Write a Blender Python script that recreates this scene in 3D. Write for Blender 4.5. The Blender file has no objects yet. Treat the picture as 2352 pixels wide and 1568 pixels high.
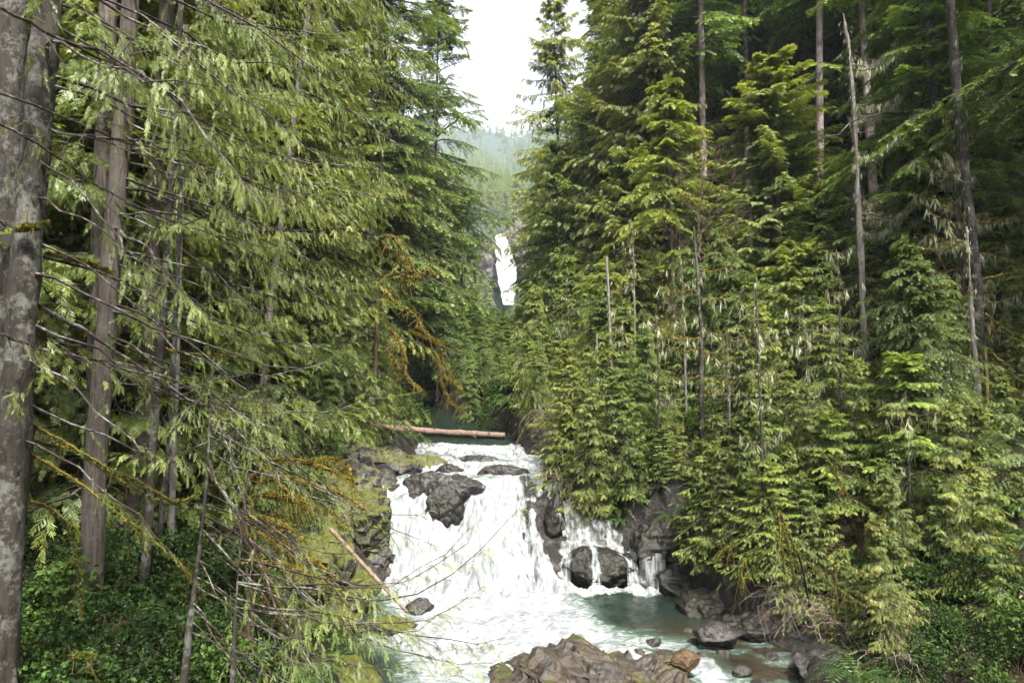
import bpy, math, time
import numpy as np
from mathutils import Vector
from mathutils.bvhtree import BVHTree
T0 = time.time()
R_ = math.radians
S = bpy.context.scene
# ------------------------------------------------------------------ camera
PITCH = R_(5.5); CZ = 6.0
cd = bpy.data.cameras.new('camera'); cam = bpy.data.objects.new('camera', cd)
S.collection.objects.link(cam); S.camera = cam
cam.location = (0, 0, CZ); cam.rotation_euler = (R_(90) + PITCH, 0, 0)
cd.lens = 24; cd.sensor_width = 36; cd.clip_start = .1; cd.clip_end = 9000
# ------------------------------------------------------------------ sky, sun, exposure
SUN_EL, SUN_AZ = 60, 160          # azimuth clockwise from +Y: behind the camera, a little to the right
w = bpy.data.worlds.new('World'); S.world = w; w.use_nodes = True
nt = w.node_tree; nt.nodes.clear()
sk = nt.nodes.new('ShaderNodeTexSky'); sk.sky_type = 'NISHITA'; sk.sun_disc = False
sk.sun_elevation = R_(SUN_EL); sk.sun_rotation = R_(SUN_AZ); sk.air_density = 1.0; sk.dust_density = 4.0; sk.ozone_density = 1.0
hs = nt.nodes.new('ShaderNodeHueSaturation'); hs.inputs['Saturation'].default_value = .15; hs.inputs['Value'].default_value = 1.0
bg = nt.nodes.new('ShaderNodeBackground'); bg.inputs['Strength'].default_value = .12
ow = nt.nodes.new('ShaderNodeOutputWorld')
nt.links.new(sk.outputs[0], hs.inputs['Color']); nt.links.new(hs.outputs[0], bg.inputs[0]); nt.links.new(bg.outputs[0], ow.inputs[0])
sl = bpy.data.lights.new('sun', 'SUN'); sl.energy = 4.2; sl.angle = R_(6); sl.color = (1, .95, .84)
so = bpy.data.objects.new('sun', sl); S.collection.objects.link(so)
a, e = R_(SUN_AZ), R_(SUN_EL)
so.rotation_euler = Vector((math.sin(a)*math.cos(e), math.cos(a)*math.cos(e), math.sin(e))).to_track_quat('Z', 'Y').to_euler()
S.view_settings.view_transform = 'Standard'; S.view_settings.look = 'None'; S.view_settings.gamma = 1
S.view_settings.use_curve_mapping = False
S.view_settings.exposure = 2.27
cy = S.cycles
cy.max_bounces = 5; cy.diffuse_bounces = 3; cy.glossy_bounces = 2; cy.transmission_bounces = 3; cy.transparent_max_bounces = 6
cy.volume_bounces = 0; cy.use_denoising = True; cy.denoising_prefilter = 'ACCURATE'; cy.caustics_reflective = False; cy.caustics_refractive = False
cy.use_adaptive_sampling = True; cy.adaptive_threshold = .02

# ------------------------------------------------------------------ helpers
F = 1568.0                                     # focal length in the photo's working pixels (2352 x 1568)
def at(x, y, D):
    dx, dy = (x-1176)/F, (784-y)/F
    v = np.array([dx, math.cos(PITCH)-dy*math.sin(PITCH), math.sin(PITCH)+dy*math.cos(PITCH)])
    return np.array([0, 0, CZ]) + v*(D/v[1])
def px(p):
    X, Y, Z = p[0], p[1], p[2]-CZ
    d = Y*math.cos(PITCH)+Z*math.sin(PITCH); u = -Y*math.sin(PITCH)+Z*math.cos(PITCH)
    return 1176+F*X/d, 784-F*u/d
def ss(a, b, x):
    t = np.clip((x-a)/(b-a), 0, 1); return t*t*(3-2*t)
def hash3(i, j, k, s):
    n = (i.astype(np.int64)*374761393 + j.astype(np.int64)*668265263 + k.astype(np.int64)*2147483647 + s*1274126177) & 0xFFFFFFFF
    n = ((n ^ (n >> 13))*1274126177) & 0xFFFFFFFF; n = ((n ^ (n >> 16))*2246822519) & 0xFFFFFFFF
    return ((n ^ (n >> 15)) & 0xFFFFFF)/float(0xFFFFFF)
def noise(P, s=0):
    P = np.asarray(P, float); I = np.floor(P).astype(np.int64); f = P-I; f = f*f*(3-2*f); r = 0
    for a in (0, 1):
        for b in (0, 1):
            for c in (0, 1):
                w_ = (f[..., 0] if a else 1-f[..., 0])*(f[..., 1] if b else 1-f[..., 1])*(f[..., 2] if c else 1-f[..., 2])
                r = r + w_*hash3(I[..., 0]+a, I[..., 1]+b, I[..., 2]+c, s)
    return r*2-1
def fbm(P, o=4, s=0, g=.5):
    P = np.asarray(P, float); r = 0; A = 1; t = 0
    for k in range(o):
        r = r + A*noise(P*2**k+k*17.3, s+k); t += A; A *= g
    return r/t
def ridged(P, o=4, s=0):
    r = 0; A = 1; t = 0
    for k in range(o):
        r = r + A*(1-np.abs(noise(P*2**k+k*9.1, s+k))); t += A; A *= .5
    return r/t
def stackz(X, Y, Z=0): return np.stack([X, Y, np.broadcast_to(Z, np.shape(X))], -1)
def nrm(v): return v/np.maximum(np.linalg.norm(v, axis=-1, keepdims=True), 1e-9)

class MB:
    """collects quads; builds one mesh object"""
    def __init__(s): s.v = []; s.q = []; s.m = []; s.t = []; s.n = 0
    def add(s, v, q, mat=0, tint=.5):
        v = np.asarray(v, np.float32).reshape(-1, 3); q = np.asarray(q, np.int32).reshape(-1, 4)
        s.v.append(v); s.q.append(q+s.n); s.n += len(v)
        s.m.append(np.full(len(q), mat, np.int32)); s.t.append(np.broadcast_to(np.asarray(tint, np.float32), (len(q),)).copy())
        return s
    def mesh(s, name, mats, smooth=True, attrs=None):
        v = np.concatenate(s.v); q = np.concatenate(s.q); me = bpy.data.meshes.new(name)
        me.vertices.add(len(v)); me.vertices.foreach_set('co', v.ravel())
        me.loops.add(q.size); me.loops.foreach_set('vertex_index', q.ravel())
        me.polygons.add(len(q)); me.polygons.foreach_set('loop_start', np.arange(0, q.size, 4, dtype=np.int32))
        me.polygons.foreach_set('loop_total', np.full(len(q), 4, np.int32))
        for m_ in mats: me.materials.append(m_)
        me.polygons.foreach_set('material_index', np.concatenate(s.m))
        me.polygons.foreach_set('use_smooth', np.full(len(q), smooth))
        me.update(calc_edges=True)
        at_ = me.attributes.new('tint', 'FLOAT', 'FACE'); at_.data.foreach_set('value', np.concatenate(s.t))
        for k, val in (attrs or {}).items():
            at_ = me.attributes.new(k, 'FLOAT', 'POINT'); at_.data.foreach_set('value', np.asarray(val, np.float32).ravel())
        return me
def link(name, data, parent=None, loc=None, rot=None, scale=None):
    o = bpy.data.objects.new(name, data); S.collection.objects.link(o)
    if parent: o.parent = parent
    if loc is not None: o.location = [float(c) for c in loc]
    if rot is not None: o.rotation_euler = rot
    if scale is not None: o.scale = (scale,)*3 if np.isscalar(scale) else scale
    return o
def tag(o, label=None, cat=None, group=None, kind=None):
    if label: o['label'] = label
    if cat: o['category'] = cat
    if group: o['group'] = group
    if kind: o['kind'] = kind
    return o
def tubes(P, R, n=5, ph=0):
    """P (B,K,3), R (B,K) -> verts, quads of B tubes"""
    P = np.asarray(P, float); R = np.asarray(R, float)
    if P.ndim == 2: P = P[None]
    if R.ndim == 1: R = R[None]
    B, K, _ = P.shape
    T = nrm(np.gradient(P, axis=1)); up = np.where(np.abs(T[..., 2:3]).mean(1, keepdims=True) > .8, np.array([1., 0, 0]), np.array([0, 0, 1.]))
    X = nrm(np.cross(T, np.broadcast_to(up, T.shape))); Y = np.cross(T, X)
    an = np.arange(n)*2*math.pi/n+ph
    V = P[:, :, None]+R[:, :, None, None]*(np.cos(an)[:, None]*X[:, :, None]+np.sin(an)[:, None]*Y[:, :, None])
    b, k, i = np.meshgrid(np.arange(B), np.arange(K-1), np.arange(n), indexing='ij')
    i2 = (i+1) % n; base = (b*K+k)*n
    Q = np.stack([base+i, base+i2, base+n+i2, base+n+i], -1)
    return V.reshape(-1, 3), Q.reshape(-1, 4)
def gridq(nr, nc):
    i, j = np.meshgrid(np.arange(nr-1), np.arange(nc-1), indexing='ij'); b = i*nc+j
    return np.stack([b, b+1, b+nc+1, b+nc], -1).reshape(-1, 4)
def resample(pts, K):
    pts = np.asarray(pts, float); d = np.r_[0, np.cumsum(np.linalg.norm(np.diff(pts, axis=0), axis=1))]
    t = np.linspace(0, d[-1], K)
    # smooth through the points
    P = np.stack([np.interp(t, d, pts[:, c]) for c in range(pts.shape[1])], -1)
    if len(pts) > 2:
        for _ in range(max(1, K//len(pts)//2)):
            P[1:-1] = (P[:-2]+2*P[1:-1]+P[2:])/4
    return P

# ------------------------------------------------------------------ materials
def newmat(name):
    m = bpy.data.materials.new(name); m.use_nodes = True; m.node_tree.nodes.clear(); return m, m.node_tree
def nd(nt, t, **kw):
    n = nt.nodes.new('ShaderNode'+t)
    for k, v in kw.items():
        if k in n.inputs.keys(): n.inputs[k].default_value = v
        else: setattr(n, k, v)
    return n
def ramp(nt, src, stops):
    r = nt.nodes.new('ShaderNodeValToRGB'); el = r.color_ramp.elements
    while len(el) < len(stops): el.new(.5)
    for e_, (p, c) in zip(el, stops): e_.position = p; e_.color = (*c, 1) if len(c) == 3 else c
    nt.links.new(src, r.inputs[0]); return r.outputs[0]
def mix(nt, f, a, b, mode='MIX'):
    n = nt.nodes.new('ShaderNodeMix'); n.data_type = 'RGBA'; n.blend_type = mode
    for s_, v in ((n.inputs[0], f), (n.inputs[6], a), (n.inputs[7], b)):
        if hasattr(v, 'links') or isinstance(v, bpy.types.NodeSocket): nt.links.new(v, s_)
        elif isinstance(v, (int, float)): s_.default_value = v
        else: s_.default_value = (*v, 1)
    return n.outputs[2]
def mth(nt, op, a, b=None, c=None):
    n = nt.nodes.new('ShaderNodeMath'); n.operation = op
    for s_, v in zip(n.inputs, (a, b, c)):
        if v is None: continue
        if isinstance(v, bpy.types.NodeSocket): nt.links.new(v, s_)
        else: s_.default_value = v
    return n.outputs[0]
def coords(nt, scale=(1, 1, 1), kind='Object'):
    tc = nt.nodes.new('ShaderNodeTexCoord'); mp = nt.nodes.new('ShaderNodeMapping'); mp.inputs['Scale'].default_value = scale
    nt.links.new(tc.outputs[kind], mp.inputs[0]); return mp.outputs[0]
def noi(nt, vec, scale, detail=4, rough=.55, dist=0):
    n = nd(nt, 'TexNoise', Scale=scale, Detail=detail, Roughness=rough, Distortion=dist); nt.links.new(vec, n.inputs['Vector']); return n.outputs['Fac']
def leafmat(name, stops, trans=.35, gloss=.05, rough=.45):
    m, nt = newmat(name)
    at_ = nd(nt, 'Attribute', attribute_name='tint'); oi = nd(nt, 'ObjectInfo')
    f = mth(nt, 'ADD', at_.outputs['Fac'], mth(nt, 'MULTIPLY', mth(nt, 'SUBTRACT', oi.outputs['Random'], .5), .22))
    c = mix(nt, 1.0, ramp(nt, f, stops), oi.outputs['Color'], 'MULTIPLY')
    d = nd(nt, 'BsdfDiffuse'); t = nd(nt, 'BsdfTranslucent'); g = nd(nt, 'BsdfGlossy', Roughness=rough)
    nt.links.new(c, d.inputs[0]); tcx = mix(nt, 1.0, c, (1.25, 1.15, .55), 'MULTIPLY'); nt.links.new(tcx, t.inputs[0])
    g.inputs[0].default_value = (.9, .95, .9, 1)
    m1 = nd(nt, 'MixShader', Fac=trans); nt.links.new(d.outputs[0], m1.inputs[1]); nt.links.new(t.outputs[0], m1.inputs[2])
    m2 = nd(nt, 'MixShader', Fac=gloss); nt.links.new(m1.outputs[0], m2.inputs[1]); nt.links.new(g.outputs[0], m2.inputs[2])
    o = nd(nt, 'OutputMaterial'); nt.links.new(m2.outputs[0], o.inputs[0]); return m
def barkmat(name, dark, mid, pale, stretch=.25, lich=.5, moss=0., bump=.6, scale=9., mosscol=(.16, .13, .015)):
    m, nt = newmat(name); v = coords(nt, (1, 1, stretch)); v2 = coords(nt)
    n1 = noi(nt, v, scale, 6, .65, .4); n2 = noi(nt, v2, 2.2, 5, .7); n3 = noi(nt, v2, 14, 4, .7)
    oi = nd(nt, 'ObjectInfo')
    c = ramp(nt, n1, [(.32, dark), (.5, mid), (.68, tuple(x*1.35 for x in mid))])
    lf = mth(nt, 'MULTIPLY', ramp(nt, mth(nt, 'ADD', mth(nt, 'MULTIPLY', n2, .6), mth(nt, 'MULTIPLY', n3, .4)), [(.5, (0, 0, 0)), (.58, (1, 1, 1))]), lich)
    c = mix(nt, lf, c, pale)
    if moss > 0:
        geo = nd(nt, 'NewGeometry'); sx = nd(nt, 'SeparateXYZ'); nt.links.new(geo.outputs['Normal'], sx.inputs[0])
        mf = mth(nt, 'ADD', mth(nt, 'MULTIPLY', sx.outputs[2], .35), n2)
        mf = ramp(nt, mf, [(.75-moss*.5, (0, 0, 0)), (.85-moss*.5, (1, 1, 1))])
        c = mix(nt, mf, c, mosscol)
    c = mix(nt, 1.0, c, oi.outputs['Color'], 'MULTIPLY')
    b = nd(nt, 'Bump', Strength=bump, Distance=.03); nt.links.new(n1, b.inputs['Height'])
    p = nd(nt, 'BsdfPrincipled', Roughness=.85); p.inputs['Specular IOR Level'].default_value = .12
    nt.links.new(c, p.inputs['Base Color']); nt.links.new(b.outputs[0], p.inputs['Normal'])
    o = nd(nt, 'OutputMaterial'); nt.links.new(p.outputs[0], o.inputs[0]); return m

M = {}
M['cedar'] = leafmat('cedar_foliage', [(0, (.022, .036, .008)), (.35, (.062, .094, .015)), (.7, (.128, .168, .034)), (1, (.205, .232, .062))], .46, .02)
M['fir'] = leafmat('fir_foliage', [(0, (.014, .028, .010)), (.35, (.048, .078, .014)), (.7, (.100, .145, .028)), (1, (.165, .20, .042))], .42, .02)
M['broad'] = leafmat('broad_leaf', [(0, (.008, .018, .004)), (.4, (.022, .046, .010)), (.75, (.055, .105, .022)), (1, (.11, .17, .035))],   .3, .008, .6)
M['fern'] = leafmat('fern_leaf', [(0, (.012, .03, .006)), (.5, (.030, .062, .012)), (1, (.07, .12, .025))], .35, .03)
M['moss'] = leafmat('moss_tuft', [(0, (.028, .024, .003)), (.5, (.095, .080, .009)), (1, (.20, .158, .022))], .3, .02)
M['greenmoss'] = leafmat('green_moss_tuft', [(0, (.015, .020, .003)), (.5, (.05, .058, .006)), (1, (.11, .115, .012))], .3, .02)
M['lichen'] = leafmat('lichen_strand', [(0, (.10, .11, .06)), (.5, (.19, .20, .12)), (1, (.28, .29, .19))], .3, .02)
M['litter'] = leafmat('leaf_litter', [(0, (.010, .007, .004)), (.4, (.035, .020, .010)), (.7, (.030, .038, .008)), (1, (.07, .066, .015))], .2, .03)
M['bark_gray'] = barkmat('gray_flaky_bark', (.007, .006, .005), (.022, .019, .016), (.13, .135, .12), .35, .45, .0, .9, 11)
M['bark_cedar'] = barkmat('stringy_cedar_bark', (.015, .012, .010), (.060, .050, .043), (.14, .135, .12), .06, .2, .0, .9, 22)
M['bark_far'] = barkmat('pale_conifer_bark', (.03, .026, .025), (.075, .065, .063), (.16, .155, .15), .3, .5, .0, .5, 7)
M['bark_red'] = barkmat('reddish_bark', (.014, .008, .006), (.045, .027, .021), (.12, .11, .10), .4, .25, .0, .5, 9)
M['bark_branch'] = barkmat('dark_branch_bark', (.006, .005, .004), (.022, .016, .013), (.17, .17, .155), .8, .5, .0, .4, 16)
M['bark_twig'] = barkmat('gray_twig_bark', (.03, .023, .019), (.085, .068, .058), (.20, .195, .17), .8, .5, .0, .3, 18)
M['bark_moss'] = barkmat('moss_covered_bark', (.015, .011, .006), (.04, .03, .015), (.10, .095, .06), .6, .2, .45, .9, 12, (.085, .060, .007))
M['bark_snag'] = barkmat('weathered_snag_wood', (.035, .029, .026), (.105, .093, .086), (.22, .22, .20), .12, .5, .0, .8, 14)
M['log'] = barkmat('peeled_log_wood', (.035, .022, .016), (.10, .068, .053), (.20, .165, .145), .15, .25, .0, .5, 8)

def rockmat(name, dark, mid, pale, moss=.0, wet=.35, mosscol=(.042, .044, .006), stain=None):
    m, nt = newmat(name); v = coords(nt); geo = nd(nt, 'NewGeometry')
    n1 = noi(nt, v, 2.2, 7, .68, .6); n2 = noi(nt, v, 9, 5, .7); vo = nd(nt, 'TexVoronoi', Scale=3.2, feature='DISTANCE_TO_EDGE')
    wv = noi(nt, v, 1.2, 3); vm = nd(nt, 'VectorMath', operation='ADD'); nt.links.new(v, vm.inputs[0]); nt.links.new(wv, vm.inputs[1]); nt.links.new(vm.outputs[0], vo.inputs['Vector'])
    c = ramp(nt, mth(nt, 'ADD', mth(nt, 'MULTIPLY', n1, .6), mth(nt, 'MULTIPLY', n2, .4)), [(.34, dark), (.52, mid), (.70, pale)])
    if stain: c = mix(nt, ramp(nt, noi(nt, v, 1.1, 4, .6), [(.45, (0, 0, 0)), (.6, (1, 1, 1))]), c, stain)
    cr = ramp(nt, vo.outputs['Distance'], [(0, (.25, .25, .25)), (.035, (1, 1, 1))]); c = mix(nt, .75, c, cr, 'MULTIPLY')
    if moss > 0:
        sx = nd(nt, 'SeparateXYZ'); nt.links.new(geo.outputs['Normal'], sx.inputs[0])
        mf = ramp(nt, mth(nt, 'ADD', mth(nt, 'MULTIPLY', sx.outputs[2], .45), noi(nt, v, 1.0, 5, .65)), [(1.02-moss*.55, (0, 0, 0)), (1.12-moss*.55, (1, 1, 1))])
        mc = ramp(nt, noi(nt, v, 12, 4, .7), [(.3, tuple(x*.45 for x in mosscol)), (.7, tuple(x*1.5 for x in mosscol))])
        c = mix(nt, mf, c, mc)
    b = nd(nt, 'Bump', Strength=.9, Distance=.08); nt.links.new(mth(nt, 'ADD', n1, mth(nt, 'MULTIPLY', n2, .4)), b.inputs['Height'])
    p = nd(nt, 'BsdfPrincipled', Roughness=wet+.1); p.inputs['Specular IOR Level'].default_value = .22
    nt.links.new(c, p.inputs['Base Color']); nt.links.new(b.outputs[0], p.inputs['Normal'])
    o = nd(nt, 'OutputMaterial'); nt.links.new(p.outputs[0], o.inputs[0]); return m
M['rock_gray'] = rockmat('gray_bank_rock', (.007, .006, .006), (.028, .026, .025), (.10, .096, .092), .50, .4)
M['rock_dark'] = rockmat('wet_dark_rock', (.006, .005, .005), (.020, .018, .017), (.062, .057, .055), .0, .28)
M['rock_black'] = rockmat('black_wet_rock', (.003, .003, .002), (.008, .007, .005), (.022, .019, .014), .0, .35)
M['rock_brown'] = rockmat('brown_fractured_rock', (.008, .006, .005), (.028, .024, .020), (.105, .096, .084), .10, .30, (.028, .030, .007), (.034, .025, .016))
M['rock_orange'] = rockmat('rust_brown_rock', (.015, .009, .005), (.05, .030, .014), (.10, .068, .036), 0, .35)
M['rock_moss'] = rockmat('moss_covered_rock', (.010, .009, .007), (.03, .028, .02), (.07, .066, .05), .78, .6, (.040, .044, .006))
M['rock_cliff'] = rockmat('cliff_rock', (.03, .026, .024), (.085, .074, .068), (.17, .155, .145), .2, .7)
# ground: forest soil, needles and moss, with bare wet rock next to the water
m, nt = newmat('forest_ground'); v = coords(nt)
bk = nd(nt, 'Attribute', attribute_name='bank')
soil = ramp(nt, noi(nt, v, 3.5, 7, .7), [(.3, (.004, .003, .002)), (.5, (.014, .010, .005)), (.62, (.022, .024, .005)), (.75, (.045, .046, .008))])
rk = ramp(nt, noi(nt, v, 2.6, 8, .7, .5), [(.32, (.003, .003, .002)), (.5, (.013, .011, .010)), (.72, (.055, .050, .047))])
fst = ramp(nt, noi(nt, v, .12, 6, .7), [(.3, (.010, .016, .010)), (.7, (.026, .038, .024))])
fr = nd(nt, 'Attribute', attribute_name='far')
c = mix(nt, bk.outputs['Fac'], soil, rk); c = mix(nt, fr.outputs['Fac'], c, fst)
b = nd(nt, 'Bump', Strength=1, Distance=.12); nt.links.new(noi(nt, v, 5, 8, .7), b.inputs['Height'])
p = nd(nt, 'BsdfPrincipled', Roughness=.7); p.inputs['Specular IOR Level'].default_value = .15; nt.links.new(c, p.inputs['Base Color']); nt.links.new(b.outputs[0], p.inputs['Normal'])
nt.links.new(mix(nt, bk.outputs['Fac'], (.9, .9, .9), (.33, .33, .33)), p.inputs['Roughness'])
nt.links.new(p.outputs[0], nd(nt, 'OutputMaterial').inputs[0]); M['ground'] = m
# river water: green-brown water and white foam, blended by the foam attribute broken up with fine noise
m, nt = newmat('river_water'); v = coords(nt)
fo = nd(nt, 'Attribute', attribute_name='foam'); st = nd(nt, 'Attribute', attribute_name='steep'); gr = nd(nt, 'Attribute', attribute_name='shallow')
vs = coords(nt, (4.5, 1.2, .7)); vf = coords(nt, (1.6, 3.4, 3))
ns = mth(nt, 'ADD', mth(nt, 'MULTIPLY', noi(nt, vs, 1.7, 5, .58, .6), st.outputs['Fac']), mth(nt, 'MULTIPLY', noi(nt, vf, 1.6, 5, .66, 1.2), mth(nt, 'SUBTRACT', 1, st.outputs['Fac'])))
ff = mth(nt, 'ADD', fo.outputs['Fac'], mth(nt, 'MULTIPLY', mth(nt, 'SUBTRACT', ns, .5), 1.25))
fm = ramp(nt, ff, [(.36, (0, 0, 0)), (.55, (.40, .40, .40)), (.80, (1, 1, 1))])
deep = mix(nt, gr.outputs['Fac'], (.006, .011, .008), (.016, .013, .008))
deep = mix(nt, ramp(nt, fo.outputs['Fac'], [(.1, (0, 0, 0)), (.5, (1, 1, 1))]), deep, (.028, .048, .036)); deep = mix(nt, st.outputs['Fac'], deep, (.020, .022, .020))
foamc = ramp(nt, mth(nt, 'ADD', mth(nt, 'MULTIPLY', ns, .6), mth(nt, 'ADD', mth(nt, 'MULTIPLY', noi(nt, coords(nt, (1, .8, .6)), .9, 4, .6, .8), .28), mth(nt, 'MULTIPLY', noi(nt, coords(nt, (1.5, 1, .5)), 11, 3, .7), .12))), [(.32, (.030, .036, .040)), (.42, (.070, .078, .084)), (.51, (.128, .136, .142)), (.64, (.23, .235, .24))])
pw = nd(nt, 'BsdfPrincipled', Roughness=.12); pw.inputs['IOR'].default_value = 1.33; nt.links.new(deep, pw.inputs['Base Color'])
pf = nd(nt, 'BsdfPrincipled', Roughness=.75); nt.links.new(foamc, pf.inputs['Base Color'])
b1 = nd(nt, 'Bump', Strength=.55, Distance=.10); nt.links.new(noi(nt, vf, 1.7, 5, .62, .8), b1.inputs['Height']); nt.links.new(b1.outputs[0], pw.inputs['Normal'])
b2 = nd(nt, 'Bump', Strength=.5, Distance=.12); nt.links.new(ns, b2.inputs['Height']); nt.links.new(b2.outputs[0], pf.inputs['Normal'])
mx = nd(nt, 'MixShader'); nt.links.new(fm, mx.inputs[0]); nt.links.new(pw.outputs[0], mx.inputs[1]); nt.links.new(pf.outputs[0], mx.inputs[2])
nt.links.new(mx.outputs[0], nd(nt, 'OutputMaterial').inputs[0]); M['water'] = m
def white(name, base=(.9, .92, .94)):
    m, nt = newmat(name); v = coords(nt, (3, 3, .5)); c = ramp(nt, noi(nt, v, 1.2, 6, .7), [(.34, (.11, .12, .13)), (.46, (.24, .25, .26)), (.60, (.34, .35, .36))])
    b = nd(nt, 'Bump', Strength=.6, Distance=.1); nt.links.new(noi(nt, v, 2, 6, .7), b.inputs['Height'])
    p = nd(nt, 'BsdfPrincipled', Roughness=.7); nt.links.new(c, p.inputs['Base Color']); nt.links.new(b.outputs[0], p.inputs['Normal'])
    nt.links.new(p.outputs[0], nd(nt, 'OutputMaterial').inputs[0]); return m
M['white'] = white('falling_white_water')

# ------------------------------------------------------------------ terrain
I = np.interp
def shoreL(D): return I(D, [8, 13, 15, 16.5, 18.3, 20.5, 22.7, 24, 27, 30, 33, 36, 42, 50, 70, 120, 300], [-2.2, -2.7, -3.4, -4.6, -5.4, -4.6, -4.2, -4.1, -4.5, -4.2, -4.6, -4.6, -5.4, -10, -14, -14, -7])
def shoreR(D): return I(D, [8, 13, 15, 17, 20, 22.7, 24.2, 25, 26.2, 28, 31, 33.5, 36, 38.5, 42, 50, 70, 120, 300], [7, 6.4, 6.2, 7.0, 6.2, 5.6, 5.2, 3.5, 1.6, 1.5, 1.3, .5, .1, -1.2, -3.2, -7, -10, -8, 2])
def rlevel(D): return I(D, [-30, 10, 14, 22.9, 24.4, 26.2, 29, 31, 33.5, 40, 60, 150, 230, 283, 296, 303, 306, 350, 480, 600, 800, 1150, 1500, 2500], [-8, -2.2, 0, 0, 1.7, 3.2, 3.5, 3.55, 4.05, 4.2, 7, 18, 29, 40, 53, 82, 83, 90, 138, 196, 262, 430, 625, 560])
def rsmooth(D): return I(D, [-30, 10, 17, 24, 36, 60, 150, 230, 283, 296, 303, 306, 350, 480, 600, 800, 1150, 1500, 2500], [-4, -.4, .2, 1.4, 4.1, 7, 18, 29, 40, 53, 82, 83, 90, 138, 196, 262, 430, 625, 560])
def height(X, D, det=True):
    X = np.asarray(X, float); D = np.asarray(D, float)
    l, r = shoreL(D), shoreR(D); dl = l-X; dr = X-r; d = np.maximum(np.maximum(dl, dr), 0); ins = np.maximum(dl, dr)
    far = ss(200, 420, D)
    zr = rlevel(D); zs = rsmooth(D)
    P = stackz(X, D)
    fl = I(np.maximum(dl, 0), [0, .5, 1.6, 3, 8, 20, 60, 2000], [0, .55, 1.6, 2.0, 3.0, 8, 26, 160])
    fl = fl*(1-.72*ss(31.5, 34.5, D)*(1-ss(40, 46, D))*(dl < 9))
    k = ss(18, 21, D); fr_flat = I(np.maximum(dr, 0), [0, 1.2, 2.4, 5, 10, 20, 60, 2000], [0, .25, .9, 2.2, 4.2, 9, 30, 160])
    fr_st = I(np.maximum(dr, 0), [0, .35, 1.3, 3, 8, 16, 60, 2000], [0, 1.0, 2.0, 2.7, 3.9, 7, 30, 160])
    frr = fr_flat*(1-k)+fr_st*k
    f = np.where(dl > dr, fl, frr)*(1-.45*far)
    bl = ss(0, 2.5, d); base = zr*(1-bl)+zs*bl
    z = base+f-.7*(1-ss(-.5, .12, ins))*(D < 45)
    if det:
        z = z+ss(0, 1.5, d)*fbm(P*.35, 4, 3)*.55+(fbm(P*1.6, 4, 8)*.16+ridged(P*[1.1, .8, 1], 4, 5)*.55*np.clip(1.8-d, 0, 1)*(D < 60)-.12)*(ss(-.3, .3, ins))
        z = z+ss(60, 300, D)*fbm(P*.02, 4, 31)*10*ss(4, 30, d)+ss(450, 1200, D)*fbm(P*.004, 5, 37)*90
    cap = I(D, [22.8, 23.6, 24.6, 25.6, 26.6, 28.5, 30], [.1, .75, 1.35, 2.1, 2.75, 3.5, 6])+fbm(P*1.4, 3, 51)*.22*det
    cw = ss(22.4, 23, D)*(1-ss(27.6, 29, D))*ss(1.0, 1.5, X)*(1-ss(3.4, 5.6, X+.5*fbm(P*.9, 2, 52)))
    z = z*(1-cw)+np.minimum(z, cap)*cw
    return z
rows = np.unique(np.r_[np.linspace(-45, 8, 22), np.arange(8, 44, .13), 44*1.035**np.arange(0, 57), np.linspace(286, 310, 22), 312*1.045**np.arange(0, 50)])
side = 19*1.12**np.arange(1, 42)
cols = np.r_[-side[::-1], np.arange(-19, 19, .16), 19, side]
GX, GY = np.meshgrid(cols, rows); GZ = height(GX, GY)
ins = np.maximum(shoreL(GY)-GX, GX-shoreR(GY))
bankw = np.where(GX > 0, 1.3+1.5*(1-ss(17, 20, GY)), 1.9)
bank = (1-ss(-.35, .35, (ins-bankw*(1+.5*fbm(stackz(GX, GY)*.8, 3, 12)))))*(GY < 60)
farv = ss(60, 200, GY)
mb = MB().add(np.stack([GX, GY, GZ], -1), gridq(*GX.shape)); me = mb.mesh('ground', [M['ground']], True, {'bank': bank, 'far': farv})
tag(link('ground', me), kind='structure')
gbvh = BVHTree.FromPolygons(np.stack([GX, GY, GZ], -1)[20:340].reshape(-1, 3).tolist(), gridq(320, GX.shape[1]).tolist())
def hit(x, y):
    p1 = at(x, y, 8.5); d = Vector(at(x, y, 20)-p1).normalized(); h = gbvh.ray_cast(Vector(p1), d)
    return np.array(h[0]) if h[0] is not None else at(x, y, 25)
def gz(X, D): return float(height(np.array([X]), np.array([D]))[0])

# ------------------------------------------------------------------ rocks
rock_trees = []
def ico(sub):
    import bmesh
    bm = bmesh.new(); bmesh.ops.create_cube(bm, size=2)
    bm.verts.ensure_lookup_table(); v = np.array([x.co[:] for x in bm.verts]); bm.free()
    n = 2**sub+1; t = np.linspace(-1, 1, n); A, B = np.meshgrid(np.tan(t*math.pi/4), np.tan(t*math.pi/4), indexing='ij'); one = np.ones_like(A)
    V = []; Q = []; q = gridq(n, n); k = 0
    for ax in range(3):
        for sg in (-1, 1):
            g = [None]*3; g[ax] = one*sg; g[(ax+1) % 3] = A*sg; g[(ax+2) % 3] = B
            V.append(np.stack(g, -1).reshape(-1, 3)); Q.append(q+k); k += n*n
    V = np.concatenate(V); V = V/np.linalg.norm(V, axis=1, keepdims=True); Q = np.concatenate(Q)
    key = np.round(V*1e5).astype(np.int64); _, idx, inv = np.unique(key, axis=0, return_index=True, return_inverse=True)
    return V[idx], inv.reshape(-1)[Q]
ICO = {k: ico(k) for k in (4, 5, 6, 7)}
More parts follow.
